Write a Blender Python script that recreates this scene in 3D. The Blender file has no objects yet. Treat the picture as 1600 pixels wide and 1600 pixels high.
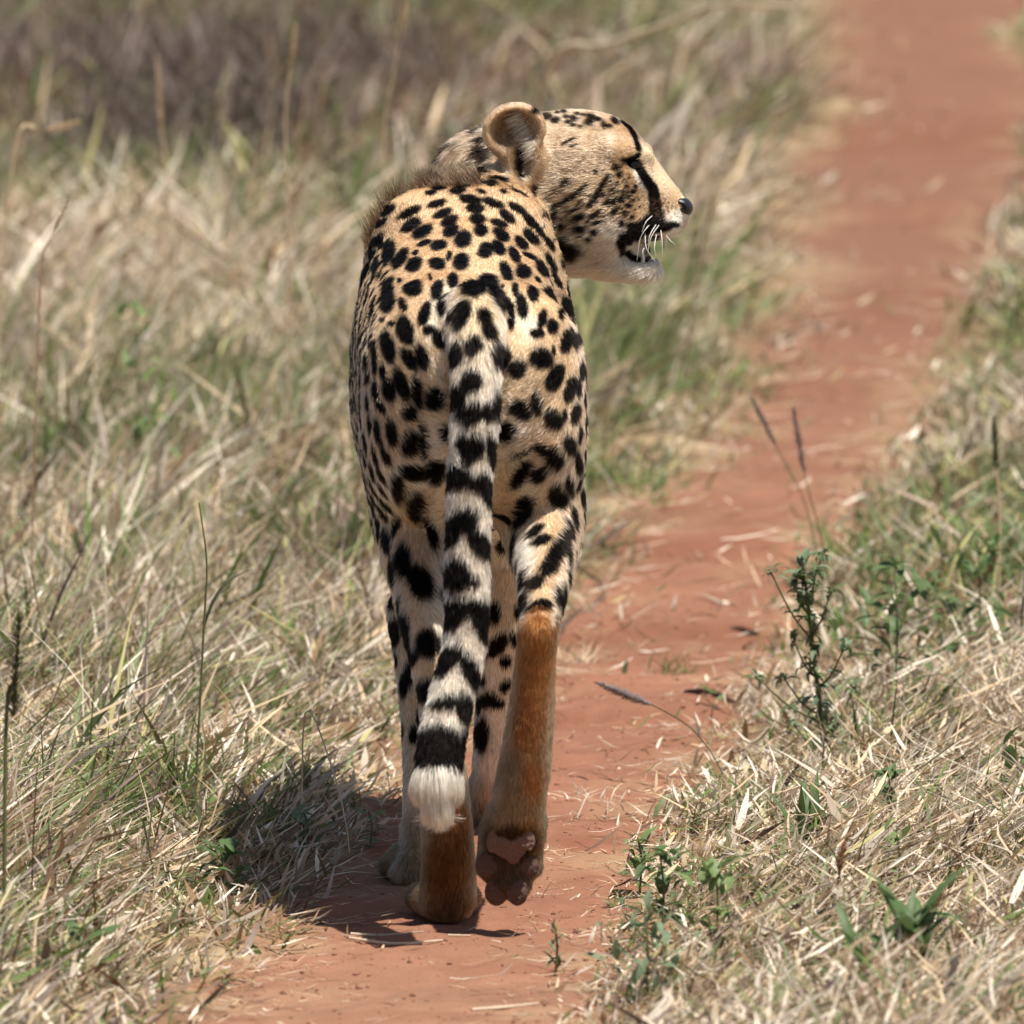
import bpy, bmesh, math, random, os
import numpy as np
from mathutils import Vector, Matrix
from mathutils.bvhtree import BVHTree
import openvdb

scene = bpy.context.scene
col = scene.collection
rng = np.random.default_rng(7)
random.seed(7)

# ------------------------------------------------------------------ camera, sky, sun, exposure
CAM = np.array([0.0, -9.914, 1.305])
PITCH = math.radians(4.88)
FPX = 14000.0                       # focal length in units of 1/1600 of the picture width
cam_d = bpy.data.cameras.new('camera')
cam_o = bpy.data.objects.new('camera', cam_d); col.objects.link(cam_o)
cam_o.location = CAM
cam_o.rotation_euler = (math.pi / 2 - PITCH, 0, 0)
cam_d.sensor_width = 36
cam_d.lens = 36 * FPX / 1600
cam_d.clip_start = 0.1; cam_d.clip_end = 2000
cam_d.dof.use_dof = True
cam_d.dof.focus_distance = 10.4
cam_d.dof.aperture_fstop = 10.0
scene.camera = cam_o

SUN = Vector((0.25, -0.22, 0.94)).normalized()
sun_el = math.asin(SUN.z); sun_az = math.atan2(SUN.x, SUN.y)
w = bpy.data.worlds.new('World'); scene.world = w; w.use_nodes = True
nt = w.node_tree; nt.nodes.clear()
sky = nt.nodes.new('ShaderNodeTexSky'); sky.sky_type = 'NISHITA'; sky.sun_disc = False
sky.sun_elevation = sun_el; sky.sun_rotation = sun_az; sky.dust_density = 1.5
bg = nt.nodes.new('ShaderNodeBackground'); bg.inputs['Strength'].default_value = 0.062
wo = nt.nodes.new('ShaderNodeOutputWorld')
nt.links.new(sky.outputs[0], bg.inputs[0]); nt.links.new(bg.outputs[0], wo.inputs[0])
sd = bpy.data.lights.new('sun', 'SUN'); sd.energy = 5.0; sd.angle = math.radians(0.5); sd.color = (1, .955, .88)
so = bpy.data.objects.new('sun', sd); col.objects.link(so)
so.rotation_euler = SUN.to_track_quat('Z', 'Y').to_euler()
scene.view_settings.view_transform = 'Standard'; scene.view_settings.look = 'None'
scene.view_settings.exposure = .55; scene.view_settings.gamma = 1; scene.view_settings.use_curve_mapping = False
scene.render.film_transparent = False
try:
    scene.cycles.max_bounces = 8; scene.cycles.transparent_max_bounces = 8
    scene.cycles_curves.shape = 'RIBBONS'; scene.cycles_curves.subdivisions = 2
except Exception: pass

# ------------------------------------------------------------------ small helpers
FWD = np.array([0, math.cos(PITCH), -math.sin(PITCH)]); UP = np.array([0, math.sin(PITCH), math.cos(PITCH)])
def ray(px, py):                    # direction of sight of one spot of the photograph, forward component 1
    return FWD + np.array([(px - 800) / FPX, 0, 0]) + UP * ((800 - py) / FPX)
def P(px, py, Y):                   # a survey point: sight line cut at the measured distance Y
    d = ray(px, py); return CAM + d * ((Y - CAM[1]) / d[1])

def tag(o, label=None, cat=None, group=None, kind=None):
    if label: o['label'] = label
    if cat: o['category'] = cat
    if group: o['group'] = group
    if kind: o['kind'] = kind
    return o
def empty(name, loc=(0, 0, 0)):
    o = bpy.data.objects.new(name, None); o.location = loc; o.empty_display_size = .05; col.objects.link(o); return o
def link(name, me, mat, parent=None, smooth=True):
    o = bpy.data.objects.new(name, me); col.objects.link(o)
    if mat is not None: me.materials.append(mat)
    if smooth and len(me.polygons): me.polygons.foreach_set('use_smooth', np.ones(len(me.polygons), bool))
    if parent is not None:
        o.parent = parent
        o.matrix_parent_inverse = world_of(parent).inverted()
    return o
def world_of(o):
    m = o.matrix_basis.copy()
    return (world_of(o.parent) @ o.matrix_parent_inverse @ m) if o.parent else m
def np_mesh(name, v, f):            # f: (n,3) or (n,4) int array
    me = bpy.data.meshes.new(name); v = np.asarray(v, np.float32); f = np.asarray(f, np.int32)
    k = f.shape[1]
    me.vertices.add(len(v)); me.vertices.foreach_set('co', v.ravel())
    me.loops.add(f.size); me.loops.foreach_set('vertex_index', f.ravel())
    me.polygons.add(len(f)); me.polygons.foreach_set('loop_start', np.arange(0, f.size, k, dtype=np.int32))
    me.update(calc_edges=True); me.validate(); return me
def set_col(me, c, name='col'):
    a = me.color_attributes.new(name, 'FLOAT_COLOR', 'POINT')
    c = np.asarray(c, np.float32)
    if c.shape[1] == 3: c = np.c_[c, np.ones(len(c), np.float32)]
    a.data.foreach_set('color', c.ravel())

def _h(i, j, k, s):
    n = (i * 73856093) ^ (j * 19349663) ^ (k * 83492791) ^ (s * 2654435761 & 0x7fffffff)
    n = (n ^ (n >> 13)) * 1274126177 & 0x7fffffff
    n = (n ^ (n >> 16)) * 668265263 & 0x7fffffff
    return (n & 0xffff) / 65535.0
def noise(p, scale, seed=0):        # value noise in -1..1 for (n,3) points
    q = np.asarray(p, float) / scale
    i = np.floor(q).astype(np.int64); f = q - i; f = f * f * (3 - 2 * f)
    r = 0
    for a in (0, 1):
        for b in (0, 1):
            for c in (0, 1):
                wgt = (f[:, 0] if a else 1 - f[:, 0]) * (f[:, 1] if b else 1 - f[:, 1]) * (f[:, 2] if c else 1 - f[:, 2])
                r = r + wgt * _h(i[:, 0] + a, i[:, 1] + b, i[:, 2] + c, seed)
    return r * 2 - 1
def noise2(x, y, scale, seed=0):
    return noise(np.c_[x, y, np.zeros(len(x)) + .37], scale, seed)
def sstep(a, b, x):
    t = np.clip((x - a) / (b - a), 0, 1); return t * t * (3 - 2 * t)
def unit(v): return v / np.maximum(np.linalg.norm(v, axis=-1, keepdims=True), 1e-9)

def new_mat(name):
    m = bpy.data.materials.new(name); m.use_nodes = True
    n = m.node_tree; n.nodes.clear(); return m, n.nodes, n.links
def attr_mat(name, rough=.7, translucent=0.0, attr='col', spec=.2, bump=0, bscale=400, vary=.0):
    m, N, L = new_mat(name)
    out = N.new('ShaderNodeOutputMaterial'); a = N.new('ShaderNodeAttribute'); a.attribute_name = attr
    b = N.new('ShaderNodeBsdfPrincipled'); b.inputs['Roughness'].default_value = rough
    b.inputs['Specular IOR Level'].default_value = spec
    colr = a.outputs['Color']
    if vary:
        tc = N.new('ShaderNodeTexCoord'); nz = N.new('ShaderNodeTexNoise'); nz.inputs['Scale'].default_value = bscale
        nz.inputs['Detail'].default_value = 4; L.new(tc.outputs['Object'], nz.inputs['Vector'])
        hs = N.new('ShaderNodeHueSaturation'); mr = N.new('ShaderNodeMapRange')
        mr.inputs['To Min'].default_value = 1 - vary; mr.inputs['To Max'].default_value = 1 + vary
        L.new(nz.outputs['Fac'], mr.inputs['Value']); L.new(mr.outputs[0], hs.inputs['Value']); L.new(colr, hs.inputs['Color'])
        colr = hs.outputs[0]
        if bump:
            bp = N.new('ShaderNodeBump'); bp.inputs['Strength'].default_value = bump; bp.inputs['Distance'].default_value = .003
            L.new(nz.outputs['Fac'], bp.inputs['Height']); L.new(bp.outputs[0], b.inputs['Normal'])
    L.new(colr, b.inputs['Base Color'])
    if translucent:
        t = N.new('ShaderNodeBsdfTranslucent'); L.new(colr, t.inputs['Color'])
        mx = N.new('ShaderNodeMixShader'); mx.inputs[0].default_value = translucent
        L.new(b.outputs[0], mx.inputs[1]); L.new(t.outputs[0], mx.inputs[2]); L.new(mx.outputs[0], out.inputs[0])
    else: L.new(b.outputs[0], out.inputs[0])
    return m
def plain_mat(name, c, rough=.5, spec=.4, bscale=300, bump=.2, vary=.15):
    m, N, L = new_mat(name)
    out = N.new('ShaderNodeOutputMaterial'); b = N.new('ShaderNodeBsdfPrincipled')
    b.inputs['Roughness'].default_value = rough; b.inputs['Specular IOR Level'].default_value = spec
    tc = N.new('ShaderNodeTexCoord'); nz = N.new('ShaderNodeTexNoise'); nz.inputs['Scale'].default_value = bscale
    nz.inputs['Detail'].default_value = 4; L.new(tc.outputs['Object'], nz.inputs['Vector'])
    cr = N.new('ShaderNodeMix'); cr.data_type = 'RGBA'
    cr.inputs[6].default_value = (*[x * (1 - vary) for x in c], 1); cr.inputs[7].default_value = (*[min(1, x * (1 + vary)) for x in c], 1)
    L.new(nz.outputs['Fac'], cr.inputs[0]); L.new(cr.outputs[2], b.inputs['Base Color'])
    bp = N.new('ShaderNodeBump'); bp.inputs['Strength'].default_value = bump; bp.inputs['Distance'].default_value = .001
    L.new(nz.outputs['Fac'], bp.inputs['Height']); L.new(bp.outputs[0], b.inputs['Normal'])
    L.new(b.outputs[0], out.inputs[0]); return m

# ------------------------------------------------------------------ terrain: the lie of the land and the path
def land(Y):                        # the land climbs gently beyond the animal, then levels out
    t = np.clip((np.asarray(Y, float) - 1.5) / 17.0, 0, None)
    return np.where(t < 1, .55 * np.clip(t, 0, 1) ** 1.25, .55 + .55 * (1 - np.exp(-(t - 1) * 1.2)))
def ground_hit(px, py):
    d = ray(px, py); d = d / d[1]
    s = np.linspace(3, 80, 8000); z = CAM[2] + d[2] * s
    i = np.argmax(z <= land(CAM[1] + s)); s0 = s[i]
    return np.array([CAM[0] + d[0] * s0, CAM[1] + s0])
EDGE = [(1700, 250, 860), (1600, 320, 905), (1520, 400, 930), (1450, 450, 960), (1350, 540, 985), (1250, 600, 1045), (1150, 720, 1115), (1050, 840, 1180),
        (1000, 880, 1195), (900, 945, 1225), (800, 1020, 1330), (700, 1130, 1385), (600, 1205, 1480), (500, 1238, 1515),
        (400, 1255, 1550), (300, 1285, 1565), (200, 1300, 1580), (100, 1310, 1585), (0, 1320, 1592)]
_e = [(ground_hit(l, y)[1], ground_hit(l, y)[0], ground_hit(r, y)[0]) for y, l, r in EDGE]
_e = np.array(_e)
_y = np.r_[-30, -6, _e[:, 0], 30, 60, 600]
_last = _e[-1]
_l = np.r_[-1.6, -.7, _e[:, 1], _last[1] + .5, _last[1] + 2, _last[1] + 20]
_r = np.r_[-.5, .05, _e[:, 2], _last[2] + .5, _last[2] + 2, _last[2] + 20]
def path_edges(Y):
    Y = np.asarray(Y, float); acc_l = 0; acc_r = 0
    for o in (-.15, -.07, 0, .07, .15):
        acc_l = acc_l + np.interp(Y + o, _y, _l); acc_r = acc_r + np.interp(Y + o, _y, _r)
    wob = .9 + .8 * np.clip((Y - 1) / 5, 0, 1)
    z0 = np.zeros(Y.size)
    n1 = noise(np.c_[Y.ravel(), z0, z0], .16, 3).reshape(Y.shape) * .018 * wob
    far = np.clip((Y - 4) / 6, 0, 1) * .10
    n1 = n1 + far * noise(np.c_[Y.ravel(), z0 + 9, z0], .9, 5).reshape(Y.shape)
    n2 = noise(np.c_[Y.ravel(), z0 + 5, z0], .13, 4).reshape(Y.shape) * .018 * wob
    n2 = n2 + far * noise(np.c_[Y.ravel(), z0 + 14, z0], .9, 6).reshape(Y.shape)
    return acc_l / 5 + n1, acc_r / 5 + n2
def edge_dist(X, Y):                # > 0 on the verges, < 0 on the path
    l, r = path_edges(Y); return np.maximum(l - X, X - r)
def ground_z(X, Y):
    X = np.asarray(X, float); Y = np.asarray(Y, float)
    e = edge_dist(X, Y); p = np.c_[X, Y, np.zeros(len(X))]
    z = land(Y)
    off = sstep(0, .12, e)
    z = z + off * (.012 + .022 * noise(p, .22, 11) + .012 * noise(p, .07, 12))
    on = 1 - sstep(-.02, .05, e)
    q = p * np.array([.45, 1.0, 1])
    z = z + (1 - .75 * sstep(4, 9, Y)) * on * (.008 * noise(q, .16, 21) + .0050 * noise(q, .05, 22) + .0026 * noise(p, .022, 23) + .0014 * noise(p, .011, 24))
    # worn ledges that cross the path
    for Y0, hgt in ((1.9, .022), (1.55, .010), (3.9, .018), (2.9, .010), (.62, .008), (.35, .007), (6.4, .02), (10.2, .03)):
        yy = Y - Y0 - .05 * noise(p * np.array([1, 0, 0]), .14, 31) - .02 * noise(p * np.array([1, 0, 0]), .035, 32) - .10 * X
        z = z + on * hgt * (sstep(-.018, .012, yy) * (1 - sstep(.03, .5, yy)))
    return z

# ------------------------------------------------------------------ the animal's shape: a distance field
class Prim:
    k = .02; flow = None; name = ''
class Cone(Prim):                   # tapered round limb piece, optionally squashed along the axes
    def __init__(s, a, b, ra, rb, k=.02, sc=(1, 1, 1), flow=None, name='', L=None):
        s.a, s.b, s.ra, s.rb, s.k, s.sc, s.name = np.array(a, float), np.array(b, float), ra, rb, k, np.array(sc, float), name
        d = s.b - s.a; s.flow = np.array(flow, float) if flow is not None else d / max(np.linalg.norm(d), 1e-6)
        R = max(ra, rb) * s.sc
        s.lo = np.minimum(s.a, s.b) - R; s.hi = np.maximum(s.a, s.b) + R
    def d(s, p):
        q = (p - s.a) / s.sc; ab = (s.b - s.a) / s.sc
        t = np.clip((q @ ab) / max(ab @ ab, 1e-9), 0, 1)
        return (np.linalg.norm(q - t[..., None] * ab, axis=-1) - (s.ra + (s.rb - s.ra) * t)) * s.sc.min()
class Tube(Prim):                   # smooth tapered tube through several joints
    def __init__(s, pts, rad, k=.02, sc=(1, 1, 1), flow=None, name=''):
        pts = np.array(pts, float); rad = np.array(rad, float); s.k, s.sc, s.name = k, np.array(sc, float), name
        t = np.r_[0, np.cumsum(np.linalg.norm(np.diff(pts, axis=0), axis=1))]; tt = np.linspace(0, t[-1], 2 * len(pts) + 2)
        s.p = np.stack([cr(tt, t, pts[:, i]) for i in range(3)], 1); s.r = cr(tt, t, rad)
        d = pts[-1] - pts[0]; s.flow = np.array(flow, float) if flow is not None else d / np.linalg.norm(d)
        R = s.r.max() * s.sc; s.lo = s.p.min(0) - R; s.hi = s.p.max(0) + R
    def d(s, p):
        q = p / s.sc; P_ = s.p / s.sc; best = None
        for a, b, ra, rb in zip(P_[:-1], P_[1:], s.r[:-1], s.r[1:]):
            ab = b - a; qa = q - a; t = np.clip((qa @ ab) / max(ab @ ab, 1e-9), 0, 1)
            qa = qa - t[..., None] * ab; d = np.sqrt(np.einsum('...i,...i->...', qa, qa)) - (ra + (rb - ra) * t)
            best = d if best is None else np.minimum(best, d)
        return best * s.sc.min()
class Ell(Prim):                    # ellipsoid, optionally turned
    def __init__(s, c, r, k=.015, rot=None, flow=(0, 0, -1), name=''):
        s.c, s.r, s.k, s.name = np.array(c, float), np.array(r, float), k, name
        s.R = np.eye(3) if rot is None else np.array(Matrix(rot)) if not isinstance(rot, tuple) else np.array(
            (Matrix.Rotation(math.radians(rot[2]), 3, 'Z') @ Matrix.Rotation(math.radians(rot[1]), 3, 'Y') @ Matrix.Rotation(math.radians(rot[0]), 3, 'X')))
        s.flow = np.array(flow, float); m = np.max(s.r)
        e = np.sqrt(((s.R * s.r) ** 2).sum(1)); s.lo = s.c - e; s.hi = s.c + e
    def d(s, p):
        q = (p - s.c) @ s.R; a = np.linalg.norm(q / s.r, axis=-1); b = np.linalg.norm(q / (s.r ** 2), axis=-1)
        return a * (a - 1) / np.maximum(b, 1e-6)
class Loft(Prim):                   # stack of superellipse sections along one axis
    def __init__(s, axis, st, k=.02, n=2.3, flow=(0, -1, -.3), name=''):
        # st rows: t, centre_lateral, top, bottom, half width
        st = np.array(st, float); s.ax = axis; s.t = st[:, 0]; s.st = st; s.n = n; s.k = k; s.flow = np.array(flow, float); s.name = name
        s.lat = 1 if axis == 0 else 0
        s.lo = np.zeros(3); s.hi = np.zeros(3)
        s.lo[axis], s.hi[axis] = s.t[0] - .02, s.t[-1] + .02
        s.lo[s.lat] = (st[:, 1] - st[:, 4]).min(); s.hi[s.lat] = (st[:, 1] + st[:, 4]).max()
        s.lo[2] = st[:, 3].min(); s.hi[2] = st[:, 2].max()
        # smooth (Catmull-Rom) tables
        tt = np.linspace(s.t[0], s.t[-1], 400); s.tt = tt; s.tab = []
        for c in range(1, 5): s.tab.append(cr(tt, s.t, st[:, c]))
    def d(s, p):
        t = p[..., s.ax]; tc = np.clip(t, s.t[0], s.t[-1])
        cl, top, bot, hw = [np.interp(tc, s.tt, x) for x in s.tab]
        cz = (top + bot) / 2; hz = (top - bot) / 2
        a = np.abs(p[..., s.lat] - cl) / hw; b = np.abs(p[..., 2] - cz) / hz
        r = (a ** s.n + b ** s.n) ** (1 / s.n)
        dd = (r - 1) * np.minimum(hw, hz)
        over = np.abs(t - tc)
        return np.where(over > 0, np.sqrt(np.maximum(dd, 0) ** 2 + over ** 2), dd)
def cr(x, xs, ys):                  # Catmull-Rom interpolation through (xs, ys)
    m = np.gradient(ys, xs); i = np.clip(np.searchsorted(xs, x) - 1, 0, len(xs) - 2)
    h = xs[i + 1] - xs[i]; t = (x - xs[i]) / h
    return (2 * t**3 - 3 * t**2 + 1) * ys[i] + (t**3 - 2 * t**2 + t) * h * m[i] + (-2 * t**3 + 3 * t**2) * ys[i + 1] + (t**3 - t**2) * h * m[i + 1]
def smin(a, b, k):
    h = np.maximum(k - np.abs(a - b), 0) / k; return np.minimum(a, b) - h * h * k * .25
def smax(a, b, k): return -smin(-a, -b, k)

def extract(prims, carves, vox, lo, hi):
    lo = np.array(lo); n = np.ceil((np.array(hi) - lo) / vox).astype(int) + 1
    D = np.full(n, .05, np.float32)
    def sub(pr, m):
        a = np.clip(np.floor((pr.lo - m - lo) / vox).astype(int), 0, n); b = np.clip(np.ceil((pr.hi + m - lo) / vox).astype(int) + 1, 0, n)
        if np.any(b <= a): return None, None
        sl = tuple(slice(x, y) for x, y in zip(a, b))
        g = np.meshgrid(*[lo[i] + vox * np.arange(a[i], b[i]) for i in range(3)], indexing='ij')
        return sl, np.stack(g, -1)
    for pr in prims:
        sl, g = sub(pr, pr.k + .012)
        if sl: D[sl] = smin(D[sl], pr.d(g).astype(np.float32), pr.k)
    for pr in carves:
        sl, g = sub(pr, pr.k + .012)
        if sl: D[sl] = smax(D[sl], -pr.d(g).astype(np.float32), pr.k)
    grid = openvdb.FloatGrid(); grid.background = .05
    grid.copyFromArray(D); grid.transform = openvdb.createLinearTransform(voxelSize=vox)
    pts, quads = grid.convertToQuads(0.0)
    return np.array(pts, float) + lo, np.array(quads, np.int32)
def field(prims, carves, p):
    d = np.full(len(p), .05); x, y, z = p[:, 0].copy(), p[:, 1].copy(), p[:, 2].copy()
    for lst, op in ((prims, smin), (carves, None)):
        for pr in lst:
            a, b = pr.lo - pr.k - .012, pr.hi + pr.k + .012
            m = np.where((x > a[0]) & (x < b[0]) & (y > a[1]) & (y < b[1]) & (z > a[2]) & (z < b[2]))[0]
            if len(m): d[m] = smin(d[m], pr.d(p[m]), pr.k) if op else smax(d[m], -pr.d(p[m]), pr.k)
    return d

prims, carves = [], []
def chain(pts, k=.02, sc=(1, 1, 1), flow=None, name=''):
    prims.append(Tube([a for a, r in pts], [r for a, r in pts], k, sc, flow, name))

# trunk, sections along the walking direction
prims.append(Loft(1, [(-.105, -.040, .652, .560, .038), (-.06, -.042, .684, .50, .078), (0, -.044, .700, .47, .099), (.08, -.048, .709, .455, .110),
    (.20, -.056, .722, .455, .116), (.34, -.062, .739, .42, .121), (.48, -.063, .756, .395, .122), (.60, -.062, .768, .39, .113),
    (.70, -.054, .762, .43, .094), (.79, -.045, .730, .50, .06)], k=.03, n=2.5, name='trunk'))
# shoulder blades
for s in (-1, 1):
    prims.append(Cone((-.058 + s * .055, .58, .742), (-.058 + s * .085, .68, .55), .032, .045, .05, name='trunk', flow=(0, -1, -.4)))
# neck and ruff
prims += [Cone(P(733, 425, .62), P(757, 376, .79), .088, .070, .05, name='neck', flow=(-.1, -1, -.35)),
          Cone(P(757, 376, .79), P(815, 318, .89), .070, .066, .03, name='neck', flow=(-.6, -.6, -.3)),
          Cone(P(770, 292, .915), P(880, 300, .875), .071, .062, .03, name='neck', flow=(-1, -.2, -.3))]
# tail
TAIL = [(742, 478, -0.045, 0.026), (743, 520, -0.105, 0.0285), (744, 575, -0.136, 0.0258), (744, 640, -0.15, 0.0245), (737, 720, -0.158, 0.0228), (732, 800, -0.164, 0.0219), (730, 900, -0.17, 0.0215), (727, 1000, -0.178, 0.0215), (712, 1070, -0.19, 0.0219), (696, 1130, -0.204, 0.0232), (686, 1190, -0.22, 0.0237), (684, 1222, -0.229, 0.0215), (684, 1240, -0.233, 0.0150)]
tailp = [P(x, y, Y) for x, y, Y, r in TAIL]
chain([(p, t[3]) for p, t in zip(tailp, TAIL)], k=.022, name='tail')
# right hind leg, pushed off and swinging, sole to the rear
chain([(P(818, 585, .06), .070), (P(835, 690, .035), .060), (P(846, 800, .075), .048), (P(850, 860, .045), .042)], k=.06, sc=(.82, 1.1, 1), name='leg', flow=(0, -.25, -1))
chain([(P(852, 810, .06), .046), (P(852, 890, -.06), .034), (P(843, 985, -.175), .019)], k=.02, sc=(.85, 1, 1), name='leg', flow=(0, -.2, -1))
chain([(P(840, 990, -.175), .0185), (P(835, 1060, -.165), .0215), (P(822, 1180, -.15), .0265), (P(808, 1270, -.135), .029)], k=.012, name='shank', flow=(0, 0, -1))
prims.append(Ell(P(803, 1300, -.122), (.034, .026, .034), .018, name='paw'))
for x, y, yy, r in ((766, 1352, -.118, .0155), (787, 1378, -.122, .0165), (807, 1380, -.122, .0165), (826, 1350, -.116, .0155)):
    prims.append(Cone(P(x * .6 + 800 * .4, 1300, -.112), P(x, y, yy), .020, r, .010, name='paw', flow=(0, 0, -1)))
# left hind leg, standing
chain([(P(662, 585, .06), .070), (P(650, 690, .03), .061), (P(645, 800, .085), .048), (P(650, 860, .06), .040)], k=.06, sc=(.82, 1.1, 1), name='leg', flow=(0, -.25, -1))
chain([(P(646, 810, .08), .044), (P(652, 900, .02), .033), (P(668, 1010, -.05), .024), (P(688, 1120, -.075), .0185)], k=.02, sc=(.9, 1, 1), name='leg', flow=(0, -.2, -1))
chain([(P(689, 1115, -.075), .019), (P(694, 1200, -.062), .0225), (P(700, 1330, -.035), .028), (P(700, 1400, -.015), .030)], k=.014, name='shank', flow=(0, 0, -1))
prims.append(Ell(P(694, 1410, .03), (.028, .055, .026), .015, name='paw'))
for dx in (-.027, -.010, .010, .026):
    prims.append(Cone(P(692, 1412, .04) + np.array([dx * .6, 0, .004]), np.array([P(692, 1412, 0)[0] + dx, .088 - abs(dx) * .6, .018]), .019, .0165, .008, name='paw', flow=(0, 1, -.4)))
# left fore leg, trailing
chain([((-.098, .62, .63), .055), ((-.100, .56, .46), .046), (P(655, 960, .50), .035)], k=.06, sc=(.75, 1, 1), name='leg')
chain([(P(655, 960, .50), .034), (P(662, 1150, .44), .023), (P(660, 1300, .345), .021)], k=.015, name='leg')
chain([(P(660, 1300, .345), .021), (P(654, 1362, .31), .024)], k=.012, name='shank')
prims.append(Ell(P(654, 1366, .335), (.034, .05, .024), .014, name='paw'))
for dx in (-.031, -.011, .011, .031):
    x0 = P(654, 1366, .335)[0]
    prims.append(Cone((x0 + dx * .6, .34, .03), (x0 + dx, .378 - abs(dx) * .6, .017), .017, .0155, .008, name='paw', flow=(0, 1, -.4)))
# right fore leg, reaching ahead
chain([((.006, .66, .60), .062), ((.006, .62, .46), .047), (P(790, 960, .64), .036)], k=.06, sc=(.75, 1, 1), name='leg')
chain([(P(790, 960, .64), .035), (P(778, 1080, .70), .024), (P(765, 1230, .76), .021)], k=.015, name='leg')
chain([(P(765, 1230, .76), .021), (P(765, 1300, .79), .024)], k=.012, name='shank')
xr = P(765, 1310, .80)[0]
prims.append(Ell((xr, .81, .026), (.034, .05, .024), .014, name='paw'))
for dx in (-.031, -.011, .011, .031):
    prims.append(Cone((xr + dx * .6, .82, .03), (xr + dx, .86 - abs(dx) * .6, .018), .017, .0155, .008, name='paw', flow=(0, 1, -.4)))
# head, turned to its right; HY is its mid plane
HY = .86
def hx(px): return P(px, 300, HY)[0]
def hz(py): return P(900, py, HY)[2]
prims.append(Loft(0, [(hx(x), HY, hz(t), hz(b), h) for x, t, b, h in
    [(785, 235, 350, .045), (825, 187, 395, .060), (870, 174, 412, .067), (920, 174, 412, .070), (960, 184, 395, .066), (990, 203, 380, .056), (1012, 231, 375, .045),
     (1035, 264, 372, .036), (1050, 284, 370, .027), (1062, 299, 364, .018), (1073, 314, 350, .010)]], k=.012, n=2.15, name='head', flow=(-1, 0, -.15)))
prims.append(Loft(0, [(hx(x), HY, hz(t), hz(b), h) for x, t, b, h in
    [(860, 345, 418, .045), (900, 365, 424, .046), (940, 382, 428, .042), (970, 402, 431, .036), (1000, 409, 433, .029), (1018, 408, 430, .023), (1028, 408, 424, .014)]],
    k=.012, n=2.2, name='jaw', flow=(-1, 0, -.35)))
for s in (-1, 1):
    yy = HY + s * .030
    prims.append(Ell((hx(1022), HY + s * .021, hz(348)), (.026, .018, .018), .012, name='muzzle', flow=(-1, 0, -.4)))      # whisker pad
    prims.append(Ell((hx(935), HY + s * .048, hz(345)), (.045, .026, .040), .03, name='head', flow=(-1, 0, -.4)))        # cheek
    prims.append(Cone((hx(962), HY + s * .054, hz(232)), (hx(1006), HY + s * .036, hz(240)), .011, .0095, .022, name='head', flow=(-1, 0, .3)))   # brow
    prims.append(Cone((hx(958), HY + s * .060, hz(282)), (hx(1000), HY + s * .040, hz(276)), .010, .007, .022, name='head', flow=(-1, 0, -.2)))  # lower lid
    carves.append(Ell((hx(992), HY + s * .060, hz(255)), (.014, .016, .0065), .006, rot=(0, 25, 0)))
prims.append(Ell((hx(975), HY, hz(390)), (.032, .018, .022), .006, name='mouth'))
# ears: cupped shells
EARS = []
for s in (-1, 1):
    c = np.array([hx(806), HY + s * .062, hz(216)]) - (np.array([.004, 0, .012]) if s > 0 else 0)
    for dx, dz, rx, ry, rz, k in ((-.002, .012, .0370, .024, .0315, .008), (.006, -.020, .0215, .020, .036, .014)):
        prims.append(Ell(c + np.array([dx, 0, dz]), (rx, ry, rz), k, rot=(0, -14, 0), name='ear', flow=(-.3, 0, 1)))
    prims.append(Cone(c + np.array([.016, -s * .012, -.030]), c + np.array([.022, -s * .025, -.052]), .020, .03, .02, name='head', flow=(-1, 0, -.3)))
    carves.append(Ell(c + np.array([-.001, s * .0175, .0115]), (.0335, .0255, .0280), .004, rot=(0, -14, 0), name='earcup'))
    carves.append(Ell(c + np.array([.007, s * .0175, -.018]), (.0150, .022, .0310), .006, rot=(0, -14, 0), name='earcup'))
    EARS.append(c)

verts, quads = extract(prims, carves, .0028, (-.25, -.30, -.02), (.26, 1.0, .93))
for _ in range(2):                  # settle the vertices on the exact surface
    e = 1e-3; d0 = field(prims, carves, verts)
    g = np.stack([field(prims, carves, verts + e * np.eye(3)[i]) - d0 for i in range(3)], 1) / e
    verts = verts - np.clip(d0, -.002, .002)[:, None] * unit(g)
verts[:, 2] = np.maximum(verts[:, 2], .002)
body_me = np_mesh('body', verts, quads)
print('body verts', len(verts))

# ------------------------------------------------------------------ coat colouring, in linear albedo
TAN, CREAM, WHITE = np.array([.665, .475, .300]), np.array([.76, .60, .41]), np.array([.90, .83, .72])
RUFOUS, GREYTAN, BLACK = np.array([.36, .150, .048]), np.array([.27, .18, .10]), np.array([.006, .004, .003])
DARKBR = np.array([.10, .055, .028])
NAMES = sorted({p.name for p in prims})
def weights(p):
    W = {n: np.zeros(len(p)) for n in NAMES}; F = np.zeros((len(p), 3)); T = np.zeros(len(p))
    for pr in prims:
        a, b = pr.lo - .04, pr.hi + .04
        near = np.where((p[:, 0] > a[0]) & (p[:, 0] < b[0]) & (p[:, 1] > a[1]) & (p[:, 1] < b[1]) & (p[:, 2] > a[2]) & (p[:, 2] < b[2]))[0]
        if not len(near): continue
        w_ = np.exp(-np.abs(np.clip(pr.d(p[near]), -.02, 1)) / .007)
        W[pr.name][near] += w_; F[near] += w_[:, None] * unit(pr.flow); T[near] += w_
    T = np.maximum(T, 1e-9)
    return {n: W[n] / T for n in W}, unit(F + 1e-9)

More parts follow.
